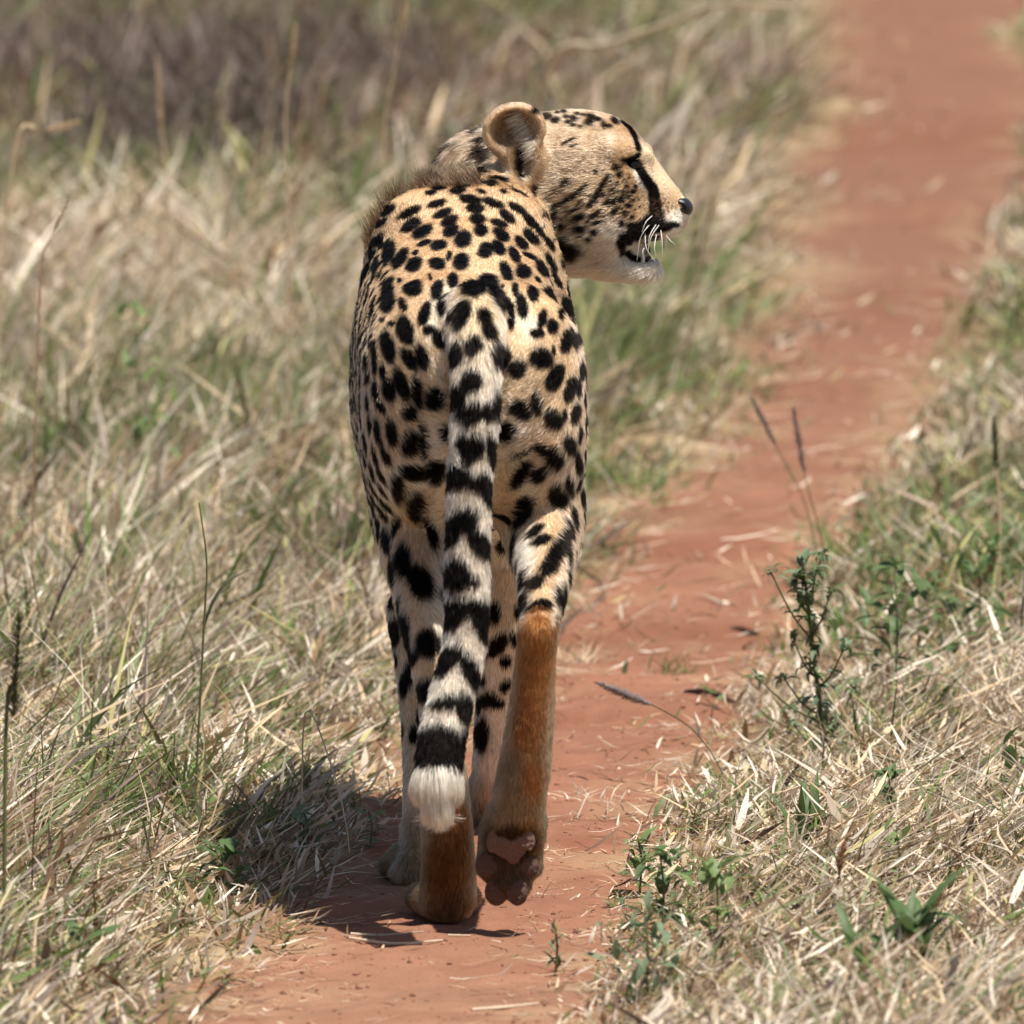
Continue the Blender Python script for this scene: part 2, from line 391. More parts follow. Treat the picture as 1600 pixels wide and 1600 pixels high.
bvh = BVHTree.FromPolygons([tuple(v) for v in verts], [tuple(q) for q in quads])
SPOTS = []                          # centre, normal, two axes across the sight line, half sizes, depth limit, colour, softness, where
RIGHT = np.array([1.0, 0, 0])
def add_spot(px, py, a, b=None, ang=0, colour=BLACK, soft=.22, lim=None, where=None, rag=1.0):
    b = a if b is None else b
    if colour is BLACK and where is None and px < 925: a *= .95 if py < 440 else 1.10; b *= .95 if py < 440 else 1.14
    if where == 'tail': a *= 1.12; b *= 1.2
    if colour is BLACK and px > 800 and py < 430 and a < 12 and rag == 1.0: a *= 1.25; b *= 1.3
    d = unit(ray(px, py)); h = bvh.ray_cast(Vector(CAM), Vector(d))
    if h[0] is None: return
    c = np.array(h[0]); n = np.array(h[1]); s = (c - CAM) @ FWD / FPX
    x = unit(RIGHT - d * (RIGHT @ d)); y = np.cross(d, x); y = y * (1 if y[2] < 0 else -1)   # y runs down the picture
    t = math.radians(ang); e1 = math.cos(t) * x + math.sin(t) * y; e2 = -math.sin(t) * x + math.cos(t) * y
    gz = 1 / max(abs(n @ d), .16)
    SPOTS.append((c, n, e1, e2, a * s, b * s, (.7 * max(a, b) * s * min(gz, 2) + .006) if lim is None else lim, np.array(colour), soft, where, rag, 1.3 * max(a, b) * s * gz))
def view(ox, oy, z):
    def f(zx, zy, a, b=None, ang=0, **kw): add_spot(ox + zx / z, oy + zy / z, a / z, (a if b is None else b) / z, ang, **kw)
    return f
def stroke(f, pts, r0, r1=None, **kw):
    kw.setdefault('rag', .99)
    r1 = r0 if r1 is None else r1; n = len(pts) - 1
    for i in range(n):
        (x0, y0), (x1, y1) = pts[i], pts[i + 1]; L = math.hypot(x1 - x0, y1 - y0); m = max(2, int(L / (.6 * min(r0, r1))))
        for j in range(m + (i == n - 1)):
            t = j / m; u = (i + t) / n; f(x0 + (x1 - x0) * t, y0 + (y1 - y0) * t, r0 + (r1 - r0) * u, **kw)

A, B, Cc, H = view(520, 240, 3.81), view(520, 560, 3.81), view(580, 920, 4.706), view(660, 130, 3.556)
# pale and rusty areas first
TINT = dict(rag=.3); PALER = np.array([.80, .70, .54])
for x, y, a, b, g, c in [(640, 870, 60, 130, -70, PALER), (1130, 960, 50, 120, 75, PALER), (600, 1000, 40, 110, -80, PALER), (1180, 1030, 60, 60, 0, PALER),
                         (620, 1290, 70, 100, 80, CREAM), (900, 720, 150, 240, 90, CREAM * .93), (850, 1000, 190, 130, 90, CREAM)]:
    A(x, y, max(a, b), min(a, b), g, colour=c, soft=.8, **TINT)
for x, y, a, b, g, c in [(600, 350, 90, 60, 90, CREAM), (590, 520, 130, 70, 90, WHITE), (600, 820, 150, 70, 90, WHITE), (630, 1300, 240, 75, 88, WHITE), (1150, 1180, 260, 60, -62, WHITE), (1100, 420, 120, 70, 20, CREAM),
                         (1040, 800, 200, 70, 90, CREAM), (1010, 1050, 200, 70, 90, CREAM), (1160, 420, 80, 60, 10, WHITE), (470, 1000, 240, 120, 90, TAN), (470, 1250, 170, 100, 88, TAN * .88), (1310, 900, 260, 110, 90, TAN), (1310, 1250, 230, 85, 100, TAN * .95), (1250, 450, 200, 110, 90, TAN)]:
    B(x, y, a, b, g, colour=c, soft=.9, **TINT)
for t in [  # spots of back, rump and thighs
 (620,295,70,26,-15),(455,345,90,28,-28),(820,270,75,30,10),(850,322,62,35,0),(862,385,56,40,0),(880,455,46,42,20),(655,352,70,30,-25),(695,400,65,37,-30),
 (465,424,76,42,-30),(537,466,75,40,-30),(703,462,55,38,-32),(775,510,62,54,-45),(545,532,50,20,-20),(630,546,58,35,-12),(622,655,55,42,5),(485,660,62,45,-40),(762,645,52,60,20),
 (715,755,36,55,0),(690,610,17,36,10),(495,590,25,14,-30),(910,575,50,56,30),(985,560,58,38,55),(955,290,80,28,20),(1100,322,75,25,30),(1040,370,66,32,38),
 (985,412,60,28,20),(1000,482,62,38,40),(1180,400,75,27,47),(1180,490,74,36,45),(1115,530,56,35,50),(1078,602,62,33,65),(1235,455,60,20,55),(1030,705,72,36,70),(1130,703,42,38,0),
 (1242,680,68,36,55),(1300,640,74,22,60),(1335,745,72,20,62),(1165,607,50,17,25),(1285,842,58,40,60),(1190,835,48,30,70),(1085,808,46,17,82),(1212,750,25,17,45),(1290,530,60,20,60),
 (850,790,70,58,-20),(925,775,62,55,20),(985,855,76,46,60),(770,952,88,46,-70),(895,958,50,36,70),(930,1045,60,40,65),(1055,955,88,25,85),(735,1180,78,42,-75),(835,1135,60,50,-60),
 (1000,1190,86,58,65),(715,945,40,16,-80),(480,800,55,45,-20),(620,810,62,32,-70),(660,900,62,38,-70),(545,950,72,32,-70),(335,875,67,40,-75),(420,895,42,22,70),(580,740,30,11,90),
 (400,755,18,17,0),(430,1045,88,48,75),(325,1140,98,38,80),(350,1005,20,14,0),(570,1045,36,28,0),(640,1100,62,42,60),(525,1200,78,40,75),(450,1220,72,35,60),(1125,905,72,33,80),
 (1245,980,56,25,-80),(1395,905,66,28,75),(1350,950,36,14,80),(1305,1025,43,33,80),(1215,1065,42,26,0),(1390,1110,76,32,-80),(1445,1070,76,22,-85),(1245,1215,72,58,30),
 (1315,1165,30,11,80),(1105,1275,58,52,-60),(1475,1270,60,17,90),(330,785,62,24,-60),(265,512,58,28,-50),(335,590,86,38,-75),(402,625,82,38,-55),(322,530,50,17,-50),
 (262,665,76,20,-80),(205,690,62,20,-70),(280,410,60,22,-35),(330,335,60,25,-35),(240,600,50,16,-60),(1010,790,10,10,0),(300,980,12,12,0),(860,600,10,7,0)]: A(*t)
for t in [
 (330,180,72,36,80),(405,150,104,38,70),(495,200,94,30,85),(600,240,62,64,0),(450,320,46,46,0),(345,430,82,30,80),(450,500,82,46,-80),(525,500,112,20,85),(690,445,62,64,0),
 (470,680,84,46,20),(610,690,64,72,0),(375,765,88,36,85),(480,872,88,56,80),(370,980,62,22,-85),(425,1195,104,46,85),(520,1320,115,62,70),(320,1070,78,28,80),(310,1300,135,22,88),
 (355,1250,94,22,85),(350,1420,52,14,90),(425,1560,62,30,80),(1325,110,86,45,-65),(1220,265,77,31,80),(1130,300,76,50,25),(1415,170,82,32,-75),(1320,355,66,48,60),
 (1385,330,36,11,90),(1445,310,72,25,-80),(1040,440,56,62,0),(1415,500,62,34,75),(1250,540,46,30,20),(1330,590,50,62,0),(1130,572,60,17,-20),(1135,700,104,38,-55),(1240,690,62,34,-45),
 (1345,810,74,55,80),(1415,740,62,22,80),(1465,600,77,20,85),(1470,430,52,14,90),(1125,910,94,50,-55),(1375,1060,80,36,-62),(1330,1150,80,44,-62),(1285,1230,66,42,-66),(1215,1020,57,25,-40),
 (1250,1075,52,28,-15),(1210,1325,52,40,-30),(1140,1430,58,38,-60),(1150,1290,62,20,-80),(1200,1480,45,28,-30),(1250,1460,50,30,8),(1200,1565,30,18,-25),(1250,1560,45,20,25),(1290,1600,22,16,50),
 (1330,1400,62,22,90),(1430,930,72,20,85),(1400,1150,72,14,85),(1375,1420,104,15,85),(1100,1500,40,20,90),(585,1010,110,28,80),(1090,1080,90,22,-75),(1480,800,60,12,88)]: B(*t)
TL = dict(lim=.075, where='tail', soft=.16)
for t in [(830,115,62,55),(745,205,77,46,-72),(1000,275,92,42,80),(820,310,84,60,-5),(925,305,60,36,75),(830,510,74,66,0),(775,480,40,50),(820,560,46,40),(965,555,114,42,75),(735,690,84,66,-25),
          (850,725,84,46,5),(930,770,114,38,75),(770,950,104,64,-22),(700,1030,72,48,-70),(880,1085,94,52,58),(945,960,130,26,85),(735,1270,70,92,0),(820,1310,52,34),(960,1180,90,22,85),
          (700,1500,72,80),(800,1470,104,42),(885,1510,62,84),(950,1350,90,22,88)]: B(*t, **TL)
for t in [(600,170,75,100),(720,100,150,44),(820,230,48,135,-8),(585,480,104,66,-50),(540,560,40,60,20),(735,590,142,52,65),(590,810,155,48,-12),(690,860,60,90),(715,980,46,150,8),(685,1090,38,120,12),
          (470,1120,190,120,-8),(480,1260,205,130),(490,1350,200,70),(340,1420,60,120,10),(660,1400,50,110,-8),(530,1410,150,45)]: Cc(*t, **TL)
for t in [(170,300,44,100),(250,330,42,112),(420,390,92,100),(300,480,52,62),(270,620,36,94),(400,735,82,82),(240,690,30,94),(350,930,22,62),(310,1060,32,66),(160,80,26,52),
          (930,400,104,58,-50),(990,525,46,40),(860,805,82,58),(940,835,46,34),(815,1060,52,124),(1050,360,26,60,-20),(1240,125,84,34,3),(1200,215,40,20,-28),(1262,235,40,18,24),(1300,290,28,14,60),
          (1120,70,72,44,-60),(1095,310,52,18,90),(1345,270,15,84),(1395,100,20,62)]: Cc(*t)
# rust on the shanks, grey-brown below
for x, y, a, b, g, c, so_ in [(1215, 450, 160, 285, 0, RUFOUS, .45), (1175, 820, 130, 300, 0, RUFOUS * .95, .8), (1140, 1120, 90, 220, 0, RUFOUS * .8, .9), (1060, 1330, 200, 130, 0, GREYTAN * .9, .8),
                              (1200, 1400, 80, 180, 0, RUFOUS * .9, .8)]: Cc(x, y, a, b, g, colour=c, soft=so_, rag=.6)
D = view(580, 1150, 4.706)
for x, y, a, b, g, c, so_ in [(670, 620, 120, 150, 0, RUFOUS * .85, .8), (500, 960, 190, 290, 0, RUFOUS * .30, .8), (670, 900, 80, 180, 0, RUFOUS * .45, .8), (620, 1240, 170, 80, 0, DARKBR, .8), (330, 1180, 70, 160, 0, GREYTAN * .8, .8),  # left feet: lower tints darkened, shade painted into the coat
                              (1000, 560, 180, 120, 0, GREYTAN, .8), (1160, 700, 90, 120, 0, RUFOUS * .7, .8), (870, 720, 50, 120, 0, DARKBR, .6), (1190, 760, 50, 100, 0, DARKBR, .6), (1020, 900, 140, 90, 0, DARKBR * .7, .6)]:
    D(x, y, a, b, g, colour=c, soft=so_, rag=.6)
# head: pale areas, then spots, stripes and the dark patches behind the ear
PALE = np.array([.80, .64, .45])
for x, y, a, b, g, c, so_ in [(1330, 500, 190, 85, 52, PALE, .5), (1215, 530, 70, 28, 62, WHITE, .4), (1060, 900, 170, 110, 10, WHITE, .7), (1150, 1030, 200, 80, 5, WHITE, .5), (900, 930, 160, 110, 0, CREAM, .9),
                              (1400, 830, 50, 40, -30, WHITE, .5), (820, 1010, 120, 60, 0, WHITE, .8), (1080, 350, 110, 60, -20, TAN * 1.02, .9), (1415, 745, 65, 50, 0, WHITE, .6), (620, 430, 120, 160, 10, TAN * .75, .9), (1390, 640, 50, 60, 0, TAN, .9)]:
    H(x, y, a, b, g, colour=c, soft=so_, rag=.4)
for t in [(700,185,36,20),(750,205,28,17,-20),(800,160,16,10),(810,185,18,11),(822,216,22,11),(850,195,26,15,20),(850,235,20,9),(870,170,16,8),(905,178,11,8),(935,215,32,20,-20),(950,188,26,12,20),
          (985,205,20,10),(1015,235,12,18),(1045,240,15,10),(765,165,15,8),(890,242,15,7),(880,148,85,10,3),(1000,168,64,12,17),(640,160,30,14),(1080,215,22,14,30),(915,150,20,9),
          (1080,470,20,18),(1100,510,15),(1055,590,11,8),(1090,560,7),(1120,600,9),(1035,660,20,12,-50),(1070,655,23,12,-40),(1075,710,24,14,-50),(1110,640,12),(1150,625,11),(1180,600,15,9),
          (1140,570,10),(1190,570,9),(965,730,34,15,-30),(1150,680,14),(1130,720,14),(1170,740,11),(1115,775,15),(1165,790,26,18),(1010,620,13,9),(815,550,27,18,-40),(870,610,44,12,-35),
          (835,640,66,14,-25),(900,580,34,10,-50),(760,685,46,22,-50),(740,745,27,20),(800,790,30,20,-30),(880,740,37,18,-20),(885,810,32,22),(720,820,30,27),(680,740,20,32),(790,900,40,30,-40),
          (850,940,42,46,-50),(960,830,20,15),(980,772,32,10,-20),(640,600,12,32,20),(970,490,10,16),(820,320,44,8,-25),(850,345,27,6,-20),(860,700,30,10,-20),(930,870,16,12),(990,710,16,9,-30),
          (210,340,38,15,30),(270,440,38,15,40),(170,475,48,18,20),(355,475,32,22),(390,560,32,42),(280,530,38,15,20),(135,410,26,10),(350,385,58,70),(320,260,30,40),(60,560,30,14),(330,600,30,14,20),(450,600,24,14,20)]:
    H(*t, soft=.35)
stroke(H, [(1120, 222), (1160, 260), (1190, 310), (1208, 372)], 10, 15)
stroke(H, [(1040, 512), (1000, 580), (960, 650), (930, 682)], 15, 17, soft=.4)
stroke(H, [(1120, 425), (1160, 425), (1205, 400)], 12, 12)
H(1172, 450, 40, 30, 30, rag=.99)
stroke(H, [(1190, 440), (1235, 520), (1285, 590), (1296, 660), (1300, 730)], 23, 38, soft=.15)
for t in [(1290, 770, 70, 55), (1240, 800, 70, 50), (1190, 830, 60, 45), (1140, 860, 50, 30, 30), (1320, 800, 70, 30), (1390, 785, 40, 14)]: H(*t, soft=.25)
H(548, 420, 26, 80, 8, soft=.5, colour=BLACK); H(560, 480, 14, 60, 5, soft=.5)
D(1020, 790, 185, 150, colour=DARKBR * .35, soft=.3, rag=.6); D(980, 1040, 170, 150, colour=DARKBR * .8, soft=.5, rag=.5)
stroke(H, [(1105, 880), (1125, 930), (1160, 965), (1210, 985), (1290, 985)], 26, 16, soft=.2)
for _ in range(160):                # whisker rows and freckles
    H(1320 + random.gauss(0, 45), 700 + random.gauss(0, 40), 3.5, 2.5, random.uniform(0, 180), colour=DARKBR)
for _ in range(46): H(random.uniform(660, 990), random.uniform(590, 870), random.uniform(9, 17), random.uniform(6, 11), random.uniform(-60, 0), rag=.99, soft=.4)
for _ in range(70): H(random.uniform(720, 1150), random.uniform(400, 760), random.uniform(5, 10), random.uniform(3.5, 6), random.uniform(-60, 10), colour=DARKBR * .7, rag=.99, soft=.5)
for _ in range(120): H(1110 + random.gauss(0, 50), 640 + random.gauss(0, 70), random.uniform(3, 7), 3.5, random.uniform(-60, 0))

# spots on every side the list above does not reach
_nn = np.empty(len(verts) * 3, np.float32); body_me.vertices.foreach_get('normal', _nn); vnorm = _nn.reshape(-1, 3).astype(float)
Wv, Fv = weights(verts)
to_cam = unit(CAM - verts); facing = (vnorm * to_cam).sum(1)
rel = verts - CAM; dep = rel @ FWD; vpx = 800 + FPX * rel[:, 0] / dep; vpy = 800 - FPX * (rel @ UP) / dep
trunkish = Wv['trunk'] + Wv['leg'] + Wv['neck'] > .6
listed = ((facing > .34) | ((vpx > 612) & (vpx < 893) & (vpy > 300) & (vpy < 600) & (facing > .02))) & ~((vpx < 603) & (vpy < 960) & (vpy > 420)) & ~((Wv['neck'] > .5) & (facing < .6)) & ~((verts[:, 1] > .25) & (verts[:, 2] < .5))
cand = np.where(trunkish & ~listed & (verts[:, 2] > .16))[0]; rng.shuffle(cand)
acc = np.zeros((0, 3)); FREE = []
have = np.array([s_[0] for s_ in SPOTS if s_[7] is BLACK or np.allclose(s_[7], BLACK)])
for i in cand:
    p = verts[i]; lf = vpx[i] < 640 and p[2] > .42; sp = .0212 if lf else .0235 if p[2] > .45 else .030
    if len(acc) and ((acc - p) ** 2).sum(1).min() < sp ** 2: continue
    if ((have - p) ** 2).sum(1).min() < (.0195 if lf else .026) ** 2: continue
    acc = np.vstack([acc, p])
    n = vnorm[i]; f = Fv[i] - n * (Fv[i] @ n); f = unit(f + rng.normal(0, .15, 3)); f = unit(f - n * (f @ n))
    r = rng.uniform(.0092, .0125) * (.82 if lf else 1 if p[2] > .45 else .9)
    FREE.append((p, n, f, np.cross(n, f), r * rng.uniform(1.1, 1.5) * (1.2 if lf else 1), r * rng.uniform(.75, .95), .012, BLACK, .22, None, 1.0, .028))
SPOTS += FREE
print('spots', len(SPOTS), 'free', len(FREE))

def coat(p, n, Wt):                 # colour of the coat at points p with normals n
    N = len(p); c = np.tile(TAN, (N, 1))
    def mix(c, colour, f): return c + (np.asarray(colour) - c) * np.clip(f, 0, 1)[:, None]
    body = Wt['trunk'] + Wt['leg'] + Wt['neck']
    # belly, throat and inner sides are pale
    c = mix(c, CREAM, body * sstep(.55, .40, p[:, 2]) * .35)
    c = mix(c, WHITE, body * sstep(-.1, -.55, n[:, 2]))
    side = np.where(p[:, 0] > -.045, -n[:, 0], n[:, 0])
    c = mix(c, WHITE, Wt['leg'] * sstep(.5, .85, side))
    c = mix(c, CREAM, Wt['trunk'] * sstep(-.02, -.10, p[:, 1]) * .5)
    c = mix(c, mixc(CREAM, WHITE, .6), Wt['tail'] * sstep(.72, .60, p[:, 2]))
    c = mix(c, GREYTAN, Wt['shank'] + Wt['paw'])
    c = mix(c, CREAM, (Wt['shank'] + Wt['paw']) * sstep(.55, .85, np.abs(n[:, 0])) * .35)
    c = mix(c, CREAM, (Wt['shank'] + Wt['paw']) * sstep(.2, .7, n[:, 1]) * .5)
    c = mix(c, GREYTAN * .62, Wt['paw'] * .9)  # paw coat darkened further to carry shade
    c = mix(c, WHITE, Wt['jaw'] * sstep(hz(395), hz(412), p[:, 2]))
    c = mix(c, WHITE, Wt['muzzle'] * sstep(hz(352), hz(362), p[:, 2]) * .8)
    c = mix(c, BLACK, sstep(.4, .7, Wt['mouth']))
    c = mix(c, BLACK, sstep(hx(958), hx(966), p[:, 0]) * sstep(hx(1036), hx(1028), p[:, 0]) * (np.abs(p[:, 1] - HY) < .034) * (((n[:, 2] < -.35) & (p[:, 2] > hz(392)) & (p[:, 2] < hz(355))) | ((n[:, 2] > .35) & (p[:, 2] < hz(392)) & (p[:, 2] > hz(420)))))
    tick = noise(p, .0022, 9); c = c * (1 + (Wt['shank'] + Wt['paw'])[:, None] * (.38 * tick + .2 * noise(p, .007, 10))[:, None])
    for e in EARS:
        q = p - e; cup = sstep(.036, .020, np.linalg.norm(q / np.array([1, 1, 1.25]), axis=1)) * sstep(.2, .6, Wt['ear'] + Wt.get('earcup', 0))
        c = mix(c, np.array([.20, .115, .06]), cup * .9); c = mix(c, DARKBR * .4, cup * sstep(.012, -.002, q[:, 2]) * sstep(-.014, -.004, q[:, 0]))
        back = sstep(-.1, -.5, n[:, 1] * (1 if e[1] > HY else -1) * -1) * Wt['ear'] * sstep(.03, .0, q[:, 2])
    c = mix(c, TAN * np.array([.80, .74, .66]), (Wt['head'] * sstep(hx(1015), hx(985), p[:, 0])) * .95)
    hd = (Wt['head'] + Wt['neck'] * .6 + Wt['jaw'] * .4) * sstep(hx(1030), hx(1000), p[:, 0]); c = c * (1 + hd[:, None] * (.20 * noise(p * np.array([.35, .7, 1]), .0032, 13) + .18 * noise(p * np.array([.5, .8, 1]), .009, 14))[:, None])
    c = c * (1 + .10 * noise(p, .03, 5) + .05 * noise(p, .008, 6))[:, None]
    wob = noise(p, .0045, 8)
    order = np.argsort(p[:, 2]); zs = p[order, 2]
    for (cc, nn, e1, e2, a, b, lim, colr, soft, where, rag, R) in SPOTS:
        R = R if where is None else .09
        m = order[np.searchsorted(zs, cc[2] - R):np.searchsorted(zs, cc[2] + R)]
        m = m[(np.abs(p[m, 0] - cc[0]) < R)]; m = m[np.abs(p[m, 1] - cc[1]) < R]
        if not len(m): continue
        q = p[m] - cc
        d = np.sqrt((q @ e1 / a) ** 2 + (q @ e2 / b) ** 2) + rag * .10 * wob[m]
        f = sstep(1 + soft, 1 - soft, d) * (np.abs(q @ nn) < lim)
        if where: f = f * sstep(.25, .6, Wt[where][m])
        c[m] = c[m] + (colr - c[m]) * f[:, None]
    return np.clip(c, .003, .95)
def mixc(a, b, t): return a + (b - a) * t

set_col(body_me, coat(verts, vnorm, Wv))
skin_mat = attr_mat('coat_skin', rough=.8, spec=.1, vary=.12, bscale=220, bump=.3)

cheetah = empty('cheetah', (-.05, .3, 0))
tag(cheetah, 'spotted cheetah walking away up the red path with its head turned to the right', 'cheetah')
body = link('body', body_me, skin_mat, cheetah)

# ------------------------------------------------------------------ fur
def hair_mat(name):
    m, N, L = new_mat(name); out = N.new('ShaderNodeOutputMaterial')
    a = N.new('ShaderNodeAttribute'); a.attribute_name = 'col'
    hi = N.new('ShaderNodeHairInfo')
    h = N.new('ShaderNodeBsdfHairPrincipled'); h.model = 'CHIANG'; h.parametrization = 'COLOR'
    h.inputs['Roughness'].default_value = .38; h.inputs['Radial Roughness'].default_value = .75; h.inputs['Coat'].default_value = 0
    h.inputs['Random Roughness'].default_value = .2; h.inputs['IOR'].default_value = 1.16
    hs = N.new('ShaderNodeHueSaturation'); mr = N.new('ShaderNodeMapRange'); mr.inputs['To Min'].default_value = .5; mr.inputs['To Max'].default_value = 1.35
    L.new(hi.outputs['Random'], mr.inputs[0]); L.new(mr.outputs[0], hs.inputs['Value']); L.new(a.outputs['Color'], hs.inputs['Color'])
    L.new(hs.outputs[0], h.inputs['Color']); 
    d = N.new('ShaderNodeBsdfDiffuse'); L.new(hs.outputs[0], d.inputs['Color'])
    mx = N.new('ShaderNodeMixShader'); mx.inputs[0].default_value = .35
    L.new(h.outputs[0], mx.inputs[1]); L.new(d.outputs[0], mx.inputs[2])
    L.new(mx.outputs[0], out.inputs[0]); return m
HAIR = hair_mat('fur')
def make_hair(name, root, direction, normal, length, radius, colour, parent, lift=.45, lie=.12, steps=5, tip=None, curl=.0):
    n = len(root); t = np.linspace(0, 1, steps)
    pos = np.zeros((n, steps, 3)); cur = root.copy(); pos[:, 0] = cur
    for i in range(1, steps):
        ang = lift + (lie - lift) * ((i - .5) / (steps - 1)); ang = np.broadcast_to(ang, (n,))
        dd = direction * np.cos(ang)[:, None] + normal * np.sin(ang)[:, None]
        cur = cur + dd * (length / (steps - 1))[:, None]; pos[:, i] = cur
    hc = bpy.data.hair_curves.new(name); hc.add_curves([steps] * n)
    hc.attributes['position'].data.foreach_set('vector', pos.astype(np.float32).ravel())
    ra = hc.attributes.new('radius', 'FLOAT', 'POINT')
    prof = (1 - t ** 2.2 * .92); ra.data.foreach_set('value', (radius[:, None] * prof).astype(np.float32).ravel())
    ca = hc.attributes.new('col', 'FLOAT_COLOR', 'POINT')
    cc = np.ones((n, steps, 4), np.float32); cc[:, :, :3] = colour[:, None, :]
    if tip is not None: cc[:, :, :3] = colour[:, None, :] + (tip[:, None, :] - colour[:, None, :]) * (t[None, :, None] ** 1.5)
    ca.data.foreach_set('color', cc.ravel())
    hc.materials.append(HAIR)
    o = bpy.data.objects.new(name, hc); col.objects.link(o); o.parent = parent; o.matrix_parent_inverse = world_of(parent).inverted()
    return o

tris = np.vstack([quads[:, [0, 1, 2]], quads[:, [0, 2, 3]]])
def sample(tris, dens):             # random points on the skin, dens = hairs per square metre for every triangle
    a, b, c = verts[tris[:, 0]], verts[tris[:, 1]], verts[tris[:, 2]]
    area = .5 * np.linalg.norm(np.cross(b - a, c - a), axis=1)
    ex = area * dens; k = np.floor(ex + rng.random(len(ex))).astype(int); idx = np.repeat(np.arange(len(tris)), k)
    r1 = np.sqrt(rng.random(len(idx))); r2 = rng.random(len(idx)); u, v, w_ = 1 - r1, r1 * (1 - r2), r1 * r2
    p = u[:, None] * a[idx] + v[:, None] * b[idx] + w_[:, None] * c[idx]
    nn = unit(u[:, None] * vnorm[tris[idx, 0]] + v[:, None] * vnorm[tris[idx, 1]] + w_[:, None] * vnorm[tris[idx, 2]])
    return p, nn, idx
tc_ = verts[tris].mean(1); tw = {k: v[tris].mean(1) for k, v in Wv.items()}; tf = facing[tris].mean(1)
dens = np.where(tf > -.15, 2.7e5, 0.9e5) * np.where(tw['head'] + tw['jaw'] + tw['muzzle'] + tw['ear'] > .5, 2.2, 1.0)
dens = dens * (1 - sstep(.3, .6, tw['mouth']))
dens = np.where((tc_[:, 2] < .012), 0, dens)
NOSE = np.array([hx(1071), HY, hz(322)]); EYES = [np.array([hx(991), HY + s * .0435, hz(254)]) for s in (-1, 1)]
dens = np.where(np.linalg.norm((tc_ - NOSE) / np.array([1, 1.5, 1.05]), axis=1) < .0135, 0, dens)
for e in EYES: dens = np.where(np.linalg.norm((tc_ - e) / np.array([1, 1.5, .45]), axis=1) < .012, 0, dens)
root, nrm, idx = sample(tris, dens)
Wr, Fr = weights(root)
colr = coat(root, nrm, Wr)
L = .010 * np.ones(len(root))
def setL(name, v): 
    global L
    L = L + (v - L) * np.clip(Wr[name] * 1.2, 0, 1)
for nme, v in (('trunk', .0085), ('leg', .0095), ('tail', .0125), ('neck', .015), ('head', .0056), ('jaw', .016), ('muzzle', .0035), ('shank', .0080), ('paw', .006), ('ear', .0060)): setL(nme, v)
inner = np.where(root[:, 0] > -.045, -nrm[:, 0], nrm[:, 0])
L = L + .005 * Wr['leg'] * sstep(-.35, .3, inner) * sstep(.3, .45, root[:, 2]) + .004 * (Wr['leg'] + Wr['trunk']) * sstep(-.4, -.9, nrm[:, 1]) * sstep(.35, .5, root[:, 2]) * sstep(.70, .62, root[:, 2])
mu = sstep(hx(985), hx(1030), root[:, 0]) * sstep(hz(392), hz(375), root[:, 2]) * sstep(.3, .6, Wr['head'] + Wr['muzzle'] + Wr['jaw']); L = L * (1 - mu) + .0032 * mu
chk = Wr['head'] * sstep(hx(930), hx(870), root[:, 0]) * sstep(hz(240), hz(300), root[:, 2]); L = L + .008 * chk
jt = sstep(hx(975), hx(990), root[:, 0]) * sstep(.3, .6, Wr['jaw']); L = L * (1 - jt) + jt * (.0035 + .0120 * sstep(hz(408), hz(422), root[:, 2]))
nape = Wr['neck'] * sstep(hx(800), hx(760), root[:, 0]) * sstep(hz(300), hz(260), root[:, 2]); L = L + .004 * nape
L = L * rng.uniform(.75, 1.25, len(root))
clump = np.stack([noise(root, .009, 40 + i) for i in range(3)], 1)
clump2 = np.stack([noise(root, .03, 50 + i) for i in range(3)], 1)
shaggy = np.clip((L - .007) / .012, .15, 1.3)[:, None]
F = Fr + clump * (.60 - .25 * Wr['leg'])[:, None] * shaggy + clump2 * .22 + rng.normal(0, .10, root.shape)
F = unit(F - nrm * (F * nrm).sum(1, keepdims=True))
lift = .42 + .40 * Wr['jaw'] + .30 * noise(root, .008, 60) + rng.normal(0, .08, len(root))
rad = .00033 + .00004 * Wr['tail']; rad = rad * np.where(facing[tris[idx]].mean(1) > -.15, 1, 1.9)
rad = rad * np.where(Wr['head'] + Wr['jaw'] + Wr['muzzle'] + Wr['ear'] > .5, .7, 1)
fur = make_hair('coat', root, F, nrm, L, rad, colr, body, lift=lift, lie=.08, steps=5)
print('hairs', len(root))

# longer hair: the mane on the withers, the white tail tuft, the tufts in the ear
def pick(mask_tris, density):
    return sample(tris[mask_tris], np.full(mask_tris.sum(), density))
def hairs(name, root, nrm, dirs, length, rad, colour, tip=None, **kw):
    d = unit(dirs - nrm * (dirs * nrm).sum(1, keepdims=True))
    return make_hair(name, root, d, nrm, length, rad, colour, body, tip=tip, **kw)
c3 = tc_; m = (c3[:, 1] > .59) & (c3[:, 1] < .70) & (c3[:, 2] > .70) & (c3[:, 0] < -.035) & ((tw['trunk'] + tw['neck']) > .6)
r_, n_, _i = pick(m, 2.4e5); nn = len(r_)
cl = np.stack([noise(r_, .010, 70 + i) for i in range(3)], 1)
d_ = np.array([-.35, .1, .9]) + cl * .6 + rng.normal(0, .15, (nn, 3))
cb = np.array([.035, .02, .012]) * rng.uniform(.5, 1.6, (nn, 1)); ct = np.array([.20, .12, .062]) * rng.uniform(.5, 1.5, (nn, 1))
hairs('mane', r_, n_, d_, rng.uniform(.016, .038, nn) * sstep(.70, .73, r_[:, 2]) * sstep(.585, .615, r_[:, 1]) * sstep(-.6, .4, noise(r_, .009, 77)) + .005, np.full(nn, .00026), cb, ct, lift=1.15 + .2 * cl[:, 0], lie=.75)
tipc = tailp[-2]; m = (np.linalg.norm(c3 - (tailp[-2] + np.array([0, 0, -.001])), axis=1) < .030) & (tw['tail'] > .5) & (c3[:, 2] < tipc[2] + .022)
